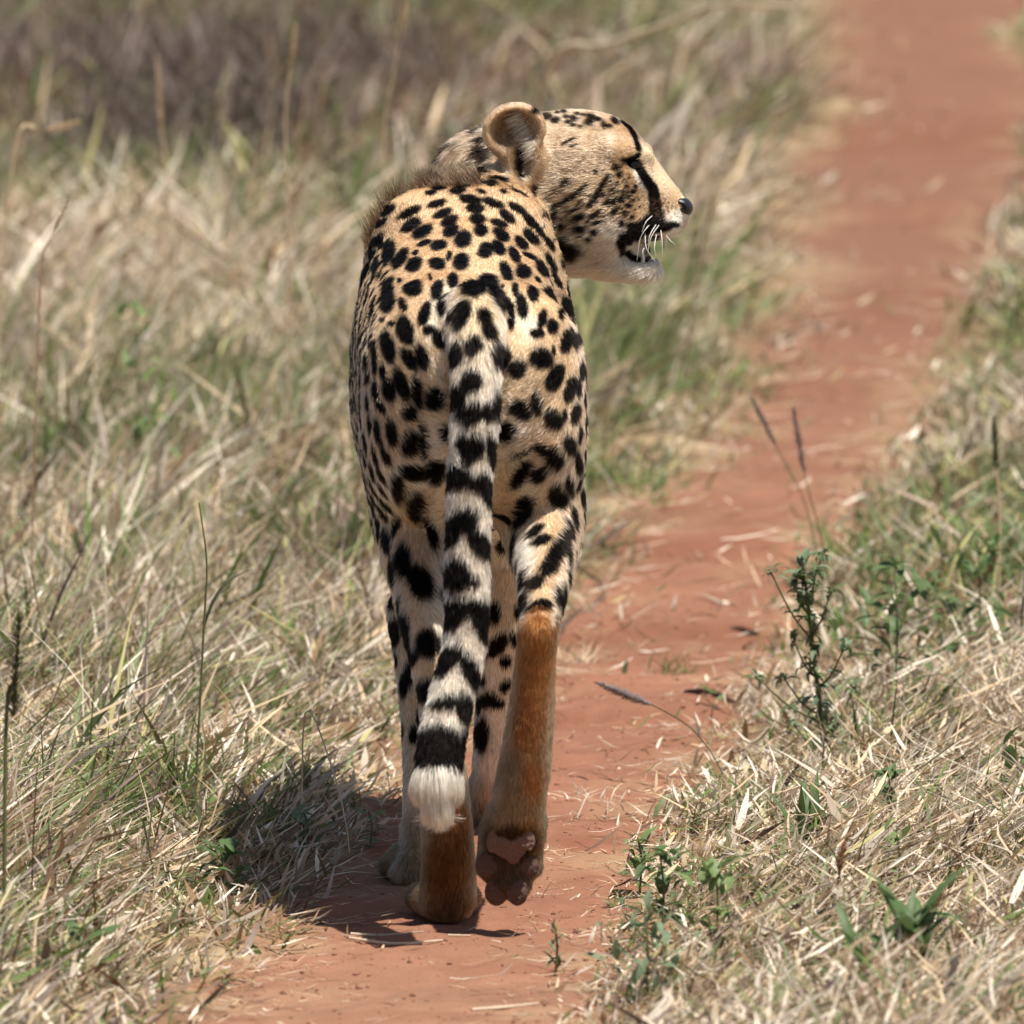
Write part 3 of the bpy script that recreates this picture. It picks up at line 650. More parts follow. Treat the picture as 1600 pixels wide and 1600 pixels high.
r_, n_, _i = pick(m, 9e5); nn = len(r_)
cl = np.stack([noise(r_, .008, 80 + i) for i in range(3)], 1)
d_ = np.array([.02, -.1, -1.0]) + cl * .22 - np.c_[(r_[:, 0] - tipc[0]) * 3, 0 * r_[:, :2]] + rng.normal(0, .05, (nn, 3))
cw = np.array([.92, .82, .66]) * rng.uniform(.75, 1.08, (nn, 1))
hairs('tail_tuft', r_, n_, d_, rng.uniform(.022, .037, nn) + .006 * sstep(.020, .0, np.abs(r_[:, 0] - tipc[0])), np.full(nn, .00030), cw, lift=.55, lie=-.25, steps=6)
r_, n_, dd_ = [], [], []
for _ in range(260):
    t = random.random(); px = 812 + 32 * t + random.gauss(0, 3); py = 178 + 62 * t ** 1.2 + random.gauss(0, 3)
    d0 = unit(ray(px, py)); h = bvh.ray_cast(Vector(CAM), Vector(d0))
    if h[0] is None or h[0].y > HY - .02: continue
    r_.append(np.array(h[0])); n_.append(np.array([0, -1, 0.])); dd_.append([-1 + random.gauss(0, .12), 0, -.38 - .35 * t + random.gauss(0, .15)])
r_, n_, dd_ = map(np.array, (r_, n_, dd_)); nn = len(r_)
hairs('ear_tuft', r_, n_, dd_, rng.uniform(.012, .026, nn), np.full(nn, .00030), np.array([.86, .74, .58]) * rng.uniform(.6, 1.1, (nn, 1)), lift=.35, lie=-.05)

# nose, eyes, pads, tooth, tongue, whiskers
NOSE_M = plain_mat('nose_leather', (.012, .010, .010), .33, .5, 900, .35)
PAD_M = plain_mat('pad_leather', (.165, .098, .074), .8, .2, 350, .9, .45)
EYE_M = plain_mat('eye_wet', (.010, .006, .004), .12, .5, 200, 0)
TOOTH_M = plain_mat('enamel', (.75, .70, .58), .25, .5, 300, .05)
TONGUE_M = plain_mat('tongue_flesh', (.10, .035, .03), .5, .3, 500, .3)
WHISK_M = plain_mat('whisker_white', (.85, .82, .76), .4, .4, 300, 0)
def blob(name, pr, cv, vox, mat, parent, rough=0):
    lo = np.min([q.lo for q in pr], 0) - .003; hi = np.max([q.hi for q in pr], 0) + .003
    v, q = extract(pr, cv, vox, lo, hi)
    if rough: v = v + (noise(v, .004, 200) * rough + noise(v, .0015, 201) * rough * .6)[:, None] * np.array([.3, 1, .3])
    return link(name, np_mesh(name, v, q), mat, parent)
nz = [Ell((hx(1068), HY, hz(323)), (.0120, .0170, .0105), .006, rot=(0, 40, 0)), Ell((hx(1065), HY, hz(334)), (.007, .007, .0085), .006, rot=(0, 20, 0))]
for s in (-1, 1): nz.append(Ell((hx(1062), HY + s * .0125, hz(319)), (.0090, .0070, .0072), .006, rot=(0, 30, 0)))
blob('nose', nz, [Ell((hx(1065), HY + s * .0195, hz(322)), (.0055, .005, .0030), .002, rot=(0, 40, 0)) for s in (-1, 1)], .0006, NOSE_M, body)
for e in EYES: blob('eye', [Ell(e, (.0105, .0095, .0095))], [], .0009, EYE_M, body)
def surf(px, py):
    h = bvh.ray_cast(Vector(CAM), Vector(unit(ray(px, py)))); return np.array(h[0])
TOE_M = plain_mat('toe_leather', (.098, .056, .042), .85, .2, 350, .9, .45)
def pad(lobes, name='paw_pad', mat=None):
    pr = []
    for zx, zy, a, b, g in lobes:
        c = surf(580 + zx / 4.706, 1150 + zy / 4.706); k = 1 / 4.706 / 1437
        pr.append(Ell(c + np.array([0, .0015, 0]), (a * k, .0062, b * k), .005, rot=(0, g, 0)))
    blob(name, pr, [], .0008, mat or PAD_M, body, .0011)
pad([(1025, 830, 118, 80, 0), (912, 755, 58, 108, 16), (1136, 745, 64, 106, -18), (1045, 895, 50, 50, 0), (985, 770, 45, 45, 0), (1075, 775, 45, 45, 0)])
for x, y, a, b, g in ((860, 950, 90, 105, 10), (1152, 958, 80, 95, -10), (922, 1145, 90, 108, 6), (1072, 1145, 82, 106, -6)): pad([(x, y, a, b, g)], mat=TOE_M)
def tube(name, pts, r0, r1, mat, parent, sides=6, n=14):
    pts = np.array(pts, float); t = np.linspace(0, 1, len(pts)); tt = np.linspace(0, 1, n)
    c = np.stack([cr(tt, t, pts[:, i]) for i in range(3)], 1) if len(pts) > 2 else pts[0] + (pts[-1] - pts[0]) * tt[:, None]
    tg = unit(np.gradient(c, axis=0)); up = np.array([0, 0, 1.]) if abs(tg[0][2]) < .9 else np.array([1., 0, 0])
    a = unit(np.cross(tg, up)); b = np.cross(tg, a); r = np.interp(tt, np.linspace(0, 1, len(np.atleast_1d(r1)) + 1), np.r_[r0, r1])
    ph = np.linspace(0, 2 * math.pi, sides, endpoint=False)
    v = (c[:, None] + r[:, None, None] * (np.cos(ph)[None, :, None] * a[:, None] + np.sin(ph)[None, :, None] * b[:, None])).reshape(-1, 3)
    f = [(i * sides + j, i * sides + (j + 1) % sides, (i + 1) * sides + (j + 1) % sides, (i + 1) * sides + j) for i in range(n - 1) for j in range(sides)]
    me = np_mesh(name, v, f)
    return link(name, me, mat, parent)
Z = lambda zx, zy: (920 + zx / 6.155, 190 + zy / 6.155)
for w_ in [[(620, 895), (550, 965), (510, 1060)], [(605, 965), (500, 1110), (462, 1340)], [(655, 975), (585, 1100), (572, 1230)], [(690, 975), (600, 1110), (565, 1290)], [(655, 1060), (632, 1200), (645, 1290)],
           [(690, 1030), (706, 1160), (707, 1285)], [(540, 1060), (555, 1220), (645, 1355)], [(735, 1080), (780, 1140), (830, 1180)], [(560, 1180), (520, 1240), (525, 1310)]]:
    q = [Z(*k) for k in w_]; y0 = surf(*q[0])[1] if q[0][1] < 372 else HY - .030
    y0 = min(y0, HY - .02)
    tube('whisker', [P(q[0][0], q[0][1], y0 + .002), P(q[1][0], q[1][1], y0 - .012), P(q[2][0], q[2][1], y0 - .016)], .00048, [.00034, .0001], WHISK_M, body)
for (px, py, hh, s) in ((1004, 404, .007, -1), (1004, 404, .007, 1), (1038, 376, -.009, -1), (1038, 376, -.009, 1)):
    p0 = np.array([hx(px), HY + s * .0165, hz(py) - (.004 if hh > 0 else -.004)])
    tube('tooth', [p0, p0 + np.array([.0005, 0, hh * .6 + (.004 if hh > 0 else -.004)]), p0 + np.array([-.0008, 0, hh + (.004 if hh > 0 else -.004)])], .0028, [.002, .0004], TOOTH_M, body, 8, 8)
blob('tongue', [Ell((hx(990), HY, hz(404)), (.022, .011, .005), rot=(0, -4, 0))], [], .0012, TONGUE_M, body)

# ------------------------------------------------------------------ ground and path: one grid, split along the path edges
ys = np.r_[np.linspace(-14, -1.6, 26)[:-1], np.arange(-1.6, 3.2, .011), 3.2 + np.cumsum(np.linspace(.012, .12, 250)), ]
ys = np.r_[ys, ys[-1] + np.cumsum(np.geomspace(.15, 60, 42))]
eo = np.r_[np.arange(0, .9, .012), .9 + np.cumsum(np.geomspace(.014, 90, 48))]
ew = np.r_[0, np.linspace(0, 1, 48)[1:-1], 1]
lx, rx = path_edges(ys)
def grid_mesh(name, X, Y):
    Z_ = ground_z(X.ravel(), Y.ravel()); r, c = X.shape
    i = np.arange(r * c).reshape(r, c); f = np.stack([i[:-1, :-1], i[:-1, 1:], i[1:, 1:], i[1:, :-1]], -1).reshape(-1, 4)
    return np.c_[X.ravel(), Y.ravel(), Z_], f
YY = lambda n: np.repeat(ys[:, None], n, 1)
Xl = lx[:, None] - eo[::-1][None, :]; Xr = rx[:, None] + eo[None, :]; Xp = lx[:, None] + (rx - lx)[:, None] * ew[None, :]
vl, fl = grid_mesh('g', Xl, YY(len(eo))); vr, fr = grid_mesh('g', Xr, YY(len(eo))); vp, fp = grid_mesh('p', Xp, YY(len(ew)))
def soil(p, path):
    x, y = p[:, 0], p[:, 1]; e = edge_dist(x, y)
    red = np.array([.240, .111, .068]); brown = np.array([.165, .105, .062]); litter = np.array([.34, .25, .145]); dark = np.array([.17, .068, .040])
    q = np.c_[x * .4, y, p[:, 2] * 0]
    c = np.tile(red, (len(p), 1)) * (1 + (1 - .65 * sstep(4, 9, y)) * (.10 * noise(q, .30, 90) + .10 * noise(q, .09, 91)) + .08 * noise(np.c_[x, y, 0 * x], .02, 92))[:, None]
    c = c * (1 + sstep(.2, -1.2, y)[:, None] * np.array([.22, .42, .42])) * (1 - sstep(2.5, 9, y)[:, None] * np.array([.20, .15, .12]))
    f = sstep(.25, .7, noise(q, .13, 93)) * .35 * (1 - .7 * sstep(4, 9, y)); c = c + (dark - c) * f[:, None]
    for Y0, wd in ((1.9, .05), (1.52, .03), (3.9, .08), (.62, .018), (.33, .015), (2.9, .04), (6.4, .15), (8.2, .45), (12.5, .6)):  # ledge shade painted into the soil as dark bands; farthest are darker red earth
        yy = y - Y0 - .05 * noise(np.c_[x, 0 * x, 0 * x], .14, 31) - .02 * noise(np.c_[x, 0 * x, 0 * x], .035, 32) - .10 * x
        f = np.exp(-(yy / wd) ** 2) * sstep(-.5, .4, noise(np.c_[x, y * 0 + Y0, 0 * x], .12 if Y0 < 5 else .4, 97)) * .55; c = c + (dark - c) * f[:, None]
    f = sstep(.1, .7, noise(np.c_[x, y, 0 * x], .11, 94)) * .40 * sstep(-.16, .0, e); c = c + (litter - c) * f[:, None]
    f = sstep(-.03, .10, e + .05 * noise(np.c_[x, y, 0 * x], .07, 95)); vc = brown + (litter - brown) * sstep(-.3, .5, noise(np.c_[x, y, 0 * x], .05, 96))[:, None]
    return c + (vc - c) * f[:, None]
SOIL = attr_mat('soil', rough=.95, spec=.1, vary=.16, bscale=260, bump=.7)
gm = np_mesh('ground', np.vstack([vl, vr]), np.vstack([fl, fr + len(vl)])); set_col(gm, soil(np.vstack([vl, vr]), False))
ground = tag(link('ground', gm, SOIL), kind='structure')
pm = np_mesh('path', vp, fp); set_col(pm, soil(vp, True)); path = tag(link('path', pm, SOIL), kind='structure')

# ------------------------------------------------------------------ grass
GRASS = attr_mat('grass_blades', rough=.6, spec=.25, translucent=.28)
STRAW, PALE_S, GREYS = np.array([.66, .505, .325]), np.array([.90, .79, .64]), np.array([.52, .43, .345])
BRN, GRN, GGRN, DRK = np.array([.27, .165, .085]), np.array([.125, .185, .045]), np.array([.20, .25, .115]), np.array([.10, .068, .052])
def blade_mesh(name, x, y, z0, hgt, az, lean, curve, width, colr, kink=0.0, steps=4, tipc=None):
    n = len(x); t = np.linspace(0, 1, steps + 1)[None, :]
    h = np.c_[np.cos(az), np.sin(az)]
    out = lean[:, None] * t + curve[:, None] * t ** 2
    upz = t * np.sqrt(np.maximum(1 - np.minimum(lean, .98) ** 2, .02))[:, None] - (np.abs(curve)[:, None] * .55) * t ** 2.2
    side = rng.normal(0, .06, n)[:, None] * t ** 2 + np.where(rng.random(n) < .35, rng.normal(0, .55, n), 0)[:, None] * np.maximum(t - rng.uniform(.3, .7, n)[:, None], 0)
    cx = x[:, None] + hgt[:, None] * (h[:, :1] * out - h[:, 1:] * side); cy = y[:, None] + hgt[:, None] * (h[:, 1:] * out + h[:, :1] * side)
    cz = np.maximum(z0[:, None] + hgt[:, None] * upz, z0[:, None] * (1 - t) + (z0[:, None] - .03) * t + .004)
    yaw = rng.uniform(0, math.pi, n); tw = rng.normal(0, .5, n)
    prof = width[:, None] * .5 * np.interp(t[0], [0, .3, .68, 1], [.7, 1, .75, .06])[None, :]
    ang = yaw[:, None] + tw[:, None] * t
    wx = np.cos(ang) * prof; wy = np.sin(ang) * prof * .8; wz = np.sin(tw)[:, None] * .35 * prof
    L_ = np.stack([cx - wx, cy - wy, cz - wz], -1); R_ = np.stack([cx + wx, cy + wy, cz + wz], -1)
    v = np.stack([L_, R_], 2).reshape(-1, 3)
    base = (np.arange(n) * (steps + 1) * 2)[:, None] + (np.arange(steps) * 2)[None, :]
    f = np.stack([base, base + 1, base + 3, base + 2], -1).reshape(-1, 4)
    me = np_mesh(name, v, f)
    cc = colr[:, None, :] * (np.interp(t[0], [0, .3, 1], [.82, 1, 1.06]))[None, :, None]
    set_col(me, np.repeat(cc[:, :, None, :], 2, 2).reshape(-1, 3)); return me
GREEN_SPOTS = [(330, 690, .30), (200, 250, .6), (110, 370, .5), (330, 330, .5), (930, 900, .22), (960, 780, .35), (1000, 620, .5), (870, 60, 1.2), (1450, 850, .35), (1530, 900, .35), (1580, 560, .5), (1590, 80, 1.0), (480, 900, .14),
               (1050, 500, .5), (240, 1280, .10), (1100, 1460, .10), (40, 110, .8), (600, 430, .4), (1290, 240, .6), (140, 1330, .1), (1480, 1000, .2), (60, 780, .2), (430, 880, .12)]
BROWN_SPOTS = [(330, 180, 1.5), (120, 90, 1.4), (460, 200, 1.0), (560, 320, .5), (560, 950, .15), (220, 1330, .08)]
GS = [(*ground_hit(a, b), r) for a, b, r in GREEN_SPOTS]; BS = [(*ground_hit(a, b), r) for a, b, r in BROWN_SPOTS]
def spots_at(x, y, S): 
    r = np.zeros(len(x))
    for a, b, c in S: r = np.maximum(r, np.exp(-(((x - a) / c) ** 2 + ((y - b) / (c * 1.6)) ** 2)))
    return r
def field_points(y0, y1, dens, side, fringe=.10, emin=-.02):
    area = 0; half = lambda Y: (Y - CAM[1]) * 800 / FPX * 1.12 + .22
    W_ = half(y1); n = int((y1 - y0) * 2 * W_ * dens); x = rng.uniform(-W_, W_, n); y = rng.uniform(y0, y1, n)
    l, r = path_edges(y); e = (l - x) if side < 0 else (x - r)
    keep = (e > emin - .05) & (np.abs(x) < half(y)) & (rng.random(n) < np.clip((e - emin) / fringe, 0, 1) ** .8)
    return x[keep], y[keep], e[keep]
def colours(x, y, green_bias=0.0, dryness=0.0):
    n = len(x); g = .15 - .12 * sstep(6, 10, y) + green_bias + .55 * spots_at(x, y, GS) + .22 * noise2(x, y, .22, 101) + .18 * noise2(x, y, .07, 102)
    b = .12 + .85 * spots_at(x, y, BS) + .12 * noise2(x, y, .3, 103)
    u = rng.random(n); k = rng.random(n); c = np.empty((n, 3))
    dry = np.where((k < .36)[:, None], STRAW, np.where((k < .68)[:, None], PALE_S, np.where((k < .84)[:, None], GREYS, BRN)))
    grn = np.where((k < .5)[:, None], GRN, np.where((k < .85)[:, None], GGRN, STRAW * np.array([.75, .9, .6])))
    brn = np.where((k < .4)[:, None], BRN * .8, np.where((k < .65)[:, None], DRK, GREYS * np.array([.72, .63, .62])))
    c = dry; c = np.where((u < b)[:, None], brn, c); c = np.where((u > 1 - g)[:, None], grn, c)
    return c * rng.uniform(.55, 1.15, (n, 1))
def patch(name, label, y0, y1, dens, side, hr, wr, lying=.45, drift=None, green=0.0, fringe=.1, emin=-.02, steps=3, tall=1.0):
    x, y, e = field_points(y0, y1, dens, side, fringe, emin); sc_ = 1 if y1 < 3 else 1.8 if y1 < 8 else 3.5
    tus = noise2(x, y, .085 * sc_, 140) + .5 * noise2(x, y, .035 * sc_, 141); k = rng.random(len(x)) < sstep(-.75, .25, tus) * .93 + .07; x, y, e, tus = x[k], y[k], e[k], tus[k]; n = len(x)
    z0 = ground_z(x, y) - .004
    lie = rng.random(n) < lying
    clumpn = noise2(x, y, .12, 110 + int(side)); grow = sstep(.02, .50, e) if y1 < 3 and side < 0 else sstep(-.02, .32, e)
    h = rng.uniform(*hr, n) * (.34 + .66 * grow) * (1 + .45 * clumpn) * (1 + .35 * np.clip(tus, -1, 1)) * tall
    az = rng.uniform(0, 2 * math.pi, n); pref = .35 + .9 * noise2(x, y, .35, 120)          # combed by the wind, a different way in every tuft
    az = np.where(rng.random(n) < .45, pref + rng.normal(0, .7, n), az)
    lean = np.where(lie, rng.uniform(.75, 1.0, n), np.abs(rng.normal(.30, .22, n))); curve = np.where(lie, rng.normal(0, .12, n), rng.gamma(2, .16, n))
    lift_ = np.where(lie, rng.uniform(0, 1, n) ** 1.5 * .075 * (.3 + .7 * grow), 0)
    w_ = rng.uniform(*wr, n) * np.where(rng.random(n) < .20, 2.3, 1)
    c = colours(x, y, green)
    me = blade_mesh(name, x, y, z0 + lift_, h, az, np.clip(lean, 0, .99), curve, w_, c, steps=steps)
    return tag(link(name, me, GRASS), label, 'grass', kind='stuff')
patch('grass', 'dense dry straw and green grass on the left verge beside the cheetah', -1.9, 2.4, 15000, -1, (.045, .165), (.0018, .0052), lying=.58, green=.09, fringe=.2)
patch('grass', 'dry grey straw and short green grass on the right verge in front', -1.9, 2.4, 15000, 1, (.03, .105), (.0016, .0044), lying=.55, green=.0)
patch('grass', 'taller mixed grass on the left verge just beyond the cheetah', 2.4, 7.5, 6500, -1, (.05, .19), (.0022, .0055), lying=.42, green=.05, fringe=.3, emin=-.03)
patch('grass', 'mixed green and straw grass along the right of the path past the thistle', 2.4, 7.5, 6000, 1, (.05, .15), (.0025, .0060), lying=.5, green=.10, fringe=.25, emin=-.03)
patch('grass', 'blurred pale brown grassland left of the path far behind the cheetah', 7.5, 26, 2400, -1, (.08, .26), (.003, .009), lying=.6, fringe=.45, emin=.0, steps=3)
patch('grass', 'blurred grass at the far right edge of the distant path', 7.5, 26, 2300, 1, (.08, .22), (.003, .009), lying=.5, fringe=.15, emin=-.03, green=.25, steps=3)
def flank(label, y0, y1, dens, side, out, hr, wr):
    half = lambda Y: (Y - CAM[1]) * 800 / FPX * 1.12 + .20
    n = int((y1 - y0) * out * dens); y = rng.uniform(y0, y1, n); x = side * (half(y) + out * rng.random(n) ** 1.3); l, r = path_edges(y); e = np.where(side < 0, l - x, x - r)
    k = e > .0; x, y = x[k], y[k]; n = len(x); lie = rng.random(n) < .5; az = np.where(rng.random(n) < .45, .35 + rng.normal(0, .7, n), rng.uniform(0, 6.28, n))
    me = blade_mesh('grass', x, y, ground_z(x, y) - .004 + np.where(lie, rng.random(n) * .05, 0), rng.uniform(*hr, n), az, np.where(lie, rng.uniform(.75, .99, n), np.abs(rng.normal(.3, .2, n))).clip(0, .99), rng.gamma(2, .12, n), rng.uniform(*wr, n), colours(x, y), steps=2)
    tag(link('grass', me, GRASS), label, 'grass', kind='stuff')
flank('dry grass running on beyond the left side of the view', -1.9, 16, 1500, -1, 2.6, (.07, .22), (.005, .011))
flank('dry grass running on beyond the right side of the view', -1.9, 16, 1500, 1, 2.0, (.06, .18), (.005, .011))
# loose straw on the bare soil
def litter(name, label, y0, y1, dens, hr, wr, seed):
    hw = (y1 - CAM[1]) * 800 / FPX * 1.1 + .1; n = int((y1 - y0) * 2 * hw * dens); x = rng.uniform(-hw, hw, n); y = rng.uniform(y0, y1, n); e = edge_dist(x, y)
    k = (e < .03) & (rng.random(n) < np.exp(np.clip(e, -1, 0) / .055) * .9 + .07 + .25 * sstep(.3, .8, noise2(x, y, .15, seed))); x, y = x[k], y[k]; n = len(x)
    c = np.where((rng.random(n) < .6)[:, None], STRAW, np.where((rng.random(n) < .5)[:, None], BRN, PALE_S)) * rng.uniform(.6, 1.1, (n, 1))
    az = np.where(rng.random(n) < .6, rng.normal(0, .5, n), rng.uniform(0, 6.28, n))
    me = blade_mesh(name, x, y, ground_z(x, y) + .0015, rng.uniform(*hr, n), az, np.full(n, .995), rng.normal(0, .03, n), rng.uniform(*wr, n), c, steps=3)
    tag(link(name, me, GRASS), label, 'straw', kind='stuff')
litter('straw_litter', 'scattered dry straw bits lying on the red path around the paws', -1.8, 2.6, 2600, (.01, .05), (.0012, .003), 130)
litter('straw_litter', 'faint straw scattered on the red path beyond the cheetah', 2.6, 9, 420, (.03, .10), (.003, .006), 131)
patch('grass', 'thin straw straggling from the left verge onto the path beyond the cheetah', 1.0, 8, 900, -1, (.05, .15), (.002, .0045), lying=.75, fringe=.16, emin=-.16)
patch('grass', 'thin straw straggling from the right verge onto the path', -.6, 8, 700, 1, (.04, .12), (.002, .004), lying=.75, fringe=.12, emin=-.12)
patch('grass', 'blurred straw breaking into the distant path edges', 7, 22, 180, -1, (.06, .18), (.003, .007), lying=.6, fringe=.3, emin=-.30, steps=3)
patch('grass', 'thin taller stems standing above the flattened straw left of the cheetah', -1.2, 3.5, 700, -1, (.14, .25), (.0014, .003), lying=.05, green=.2, fringe=.35, emin=.12)
# crumbs of earth and small stones
def crumbs(n, y0, y1):
    hw = .75; x = rng.uniform(-hw, hw, n); y = rng.uniform(y0, y1, n); l, r = path_edges(y); k = (x > l - .05) & (x < r + .05); x, y = x[k], y[k]; n = len(x)
    s_ = .0012 + .0038 * rng.random(n) ** 4; b = np.array([[1, 0, 0], [-1, 0, 0], [0, 1, 0], [0, -1, 0], [0, 0, .7], [0, 0, -.7]], float)
    v = b[None] * s_[:, None, None] * rng.uniform(.6, 1.3, (n, 6, 1)); a = rng.uniform(0, 6.28, n); ca, sa = np.cos(a)[:, None], np.sin(a)[:, None]
    v = np.stack([v[..., 0] * ca - v[..., 1] * sa, v[..., 0] * sa + v[..., 1] * ca, v[..., 2]], -1) + np.c_[x, y, ground_z(x, y)][:, None]
    f = np.array([[0, 2, 4], [2, 1, 4], [1, 3, 4], [3, 0, 4], [2, 0, 5], [1, 2, 5], [3, 1, 5], [0, 3, 5]])[None] + (np.arange(n) * 6)[:, None, None]
    me = np_mesh('gravel', v.reshape(-1, 3), f.reshape(-1, 3)); c = np.where((rng.random(n) < .75)[:, None], [.29, .13, .08], [.20, .10, .062]) * rng.uniform(.6, 1.25, (n, 1))
    set_col(me, np.repeat(c, 6, 0)); tag(link('gravel', me, SOIL, smooth=False), 'small crumbs of red earth strewn over the path', 'gravel', kind='stuff')
crumbs(11000, -1.8, 3.5)

# ------------------------------------------------------------------ single plants, stems and pieces of straw
def veg_mat(name, c, rough=.6, tr=.25):
    m = plain_mat(name, c, rough, .25, 160, .3, .3); N, L = m.node_tree.nodes, m.node_tree.links
    out = next(n for n in N if n.type == 'OUTPUT_MATERIAL'); b = next(n for n in N if n.type == 'BSDF_PRINCIPLED')
    t = N.new('ShaderNodeBsdfTranslucent'); t.inputs[0].default_value = (*c, 1); mx = N.new('ShaderNodeMixShader'); mx.inputs[0].default_value = tr
    L.new(b.outputs[0], mx.inputs[1]); L.new(t.outputs[0], mx.inputs[2]); L.new(mx.outputs[0], out.inputs[0]); return m
M_STRAW, M_PALE, M_RED = veg_mat('dry_straw', tuple(STRAW)), veg_mat('bleached_straw', (.72, .60, .44)), veg_mat('reddish_stem', (.42, .24, .14))
M_DARK, M_PLUME, M_GREEN = veg_mat('dark_stem', (.075, .07, .035)), veg_mat('seed_plume', (.25, .20, .185)), veg_mat('leaf_green', (.10, .155, .058), .5, .3)
M_SAGE, M_LIME, M_TWIG, M_OLIVE = veg_mat('sage_leaf', (.17, .225, .13)), veg_mat('lime_leaf', (.165, .235, .085), .5, .3), veg_mat('twig_bark', (.055, .028, .018), .8, 0), veg_mat('olive_stem', (.16, .16, .07))
def gpt(px, Y):
    x = CAM[0] + (px - 800) / FPX * (Y - CAM[1]) / FWD[1]
    return np.array([x, Y, float(ground_z(np.array([x]), np.array([Y]))[0])])
def leaf_mesh(name, L, Wd, bend=.3, fold=.25, steps=6):
    t = np.linspace(0, 1, steps + 1); w_ = Wd * .5 * np.sin(np.pi * np.clip(t, 0.03, .985) ** .75) ; a = bend * t
    x = L * t * np.cos(a); z = -L * t * np.sin(a) * t + L * .0; v = []
    for i in range(steps + 1): v += [(x[i], -w_[i], z[i] + fold * w_[i]), (x[i], 0, z[i]), (x[i], w_[i], z[i] + fold * w_[i])]
    f = []
    for i in range(steps):
        k = i * 3; f += [(k, k + 1, k + 4, k + 3), (k + 1, k + 2, k + 5, k + 4)]
    return np_mesh(name, np.array(v), np.array(f))
def place(o, parent, loc, rz, ry, rx=0, sc=1):   # loc relative to the thing's base
    o.parent = parent; o.location = loc; o.rotation_euler = (rx, ry, rz); o.scale = (sc, sc, sc)
def add_part(name, me, parent, loc, rz, ry, rx=0, sc=1):
    o = bpy.data.objects.new(name, me); col.objects.link(o); place(o, parent, loc, rz, ry, rx, sc); return o
def plume(name, a, b, r, n, mat, parent, spread=.5, flake=.006):
    a, b = np.array(a, float), np.array(b, float); t = rng.random(n); ax = unit((b - a)[None])[0]; prof = np.sin(np.pi * np.clip(t * .9 + .08, 0, 1)) ** .7
    rd = unit(rng.normal(0, 1, (n, 3))); rd = unit(rd - ax * (rd @ ax)[:, None]); base = a + (b - a) * t[:, None]
    tip = base + rd * (r * prof)[:, None] + ax * flake * rng.uniform(.6, 1.4, n)[:, None]
    sd = unit(np.cross(rd, ax)) * .0009
    v = np.stack([base - sd, base + sd, tip + sd * .4, tip - sd * .4], 1).reshape(-1, 3); f = np.arange(n * 4).reshape(-1, 4)
    return link(name, np_mesh(name, v, f), mat, parent)
def stalk(name, label, cat, pts, r, mat, seed=None, leaf=None, group=None):
    pts = [np.array(p, float) for p in pts]; base = empty(name, tuple(pts[0])); tag(base, label, cat, group)
    tube('stem', pts, r, [r * .9, r * .55], mat, base, 6, 18)
    if seed:
        rr, n, m, k = seed; d = pts[-1] - pts[-2]; plume('seed_head', pts[-1] - d * k, pts[-1], rr, n, m, base)
    for (t, L, wd, m, az, el) in (leaf or []):
        i = t * (len(pts) - 1); j = min(int(i), len(pts) - 2); q = pts[j] + (pts[j + 1] - pts[j]) * (i - j)
        me = leaf_mesh('leaf', L, wd, .5); me.materials.append(m); add_part('leaf', me, base, tuple(q - pts[0]), az, el)
    return base
S = P
stalk('grass_stalk', 'tall straw coloured grass spike standing in the dark brush at upper left', 'grass stalk', [gpt(275, 6.0), S(262, 300, 6.0), S(252, 200, 6.0), S(244, 88, 6.0)], .0028, M_STRAW, (.010, 260, M_STRAW, 1.1))
stalk('grass_stalk', 'thin reddish stem with a feathery pale tip at the left edge', 'grass stalk', [gpt(44, 2.4), S(62, 470, 2.4), S(80, 370, 2.4), S(108, 312, 2.4)], .0013, M_RED, (.005, 90, M_PALE, .8))
stalk('grass_stalk', 'dark green stalk with a sheathing leaf rising from the straw left of the cheetah', 'grass stalk', [gpt(302, .95), S(318, 990, .95), S(323, 880, .95), S(311, 786, .95)], .0017, M_OLIVE, None, [(.35, .11, .012, M_DARK, .4, -1.25), (.1, .09, .010, M_OLIVE, 2.8, -.9)])
stalk('grass_stalk', 'pale straw stem arching down to bare earth beside the shadow', 'grass stalk', [gpt(470, .62) , S(478, 1110, .60), S(522, 1210, .50), S(541, 1290, .44), S(546, 1332, .42)], .0011, M_PALE, None)
stalk('grass_stalk', 'yellow straw stem standing tall above the green patch left of the cheetah', 'grass stalk', [gpt(452, 4.6), S(450, 330, 4.6), S(446, 180, 4.6), S(462, 40, 4.6)], .0022, M_STRAW, (.007, 140, M_STRAW, .5))
stalk('grass_stalk', 'slender straw stem leaning right just above the cheetah shoulder', 'grass stalk', [gpt(585, 4.9), S(598, 250, 4.9), S(612, 130, 4.9), S(636, 0, 4.9)], .0018, M_STRAW, (.007, 140, M_STRAW, .5))
stalk('seed_stalk', 'purple grey seed plume standing upright before the red path at right', 'seed stalk', [gpt(1306, 2.9), S(1285, 850, 2.9), S(1258, 745, 2.9), S(1240, 640, 2.9)], .0013, M_OLIVE, (.0085, 300, M_PLUME, .95))
stalk('seed_stalk', 'purple grey seed plume leaning left in front of the red path', 'seed stalk', [gpt(1298, 3.1), S(1262, 800, 3.1), S(1222, 715, 3.1), S(1176, 625, 3.1)], .0012, M_OLIVE, (.0075, 240, M_PLUME, .8))
stalk('seed_stalk', 'dark upright seed spike in the grass at the right edge', 'seed stalk', [gpt(1560, 2.6), S(1562, 820, 2.6), S(1558, 740, 2.6), S(1553, 655, 2.6)], .0022, M_STRAW, (.008, 300, M_DARK, .95))
stalk('seed_stalk', 'grey seed head on a thin stem reaching low across the path', 'seed stalk', [gpt(1150, 1.12), S(1092, 1150, 1.22), S(1024, 1104, 1.30), S(934, 1067, 1.38)], .0009, M_DARK, (.0075, 420, M_PLUME, .95))
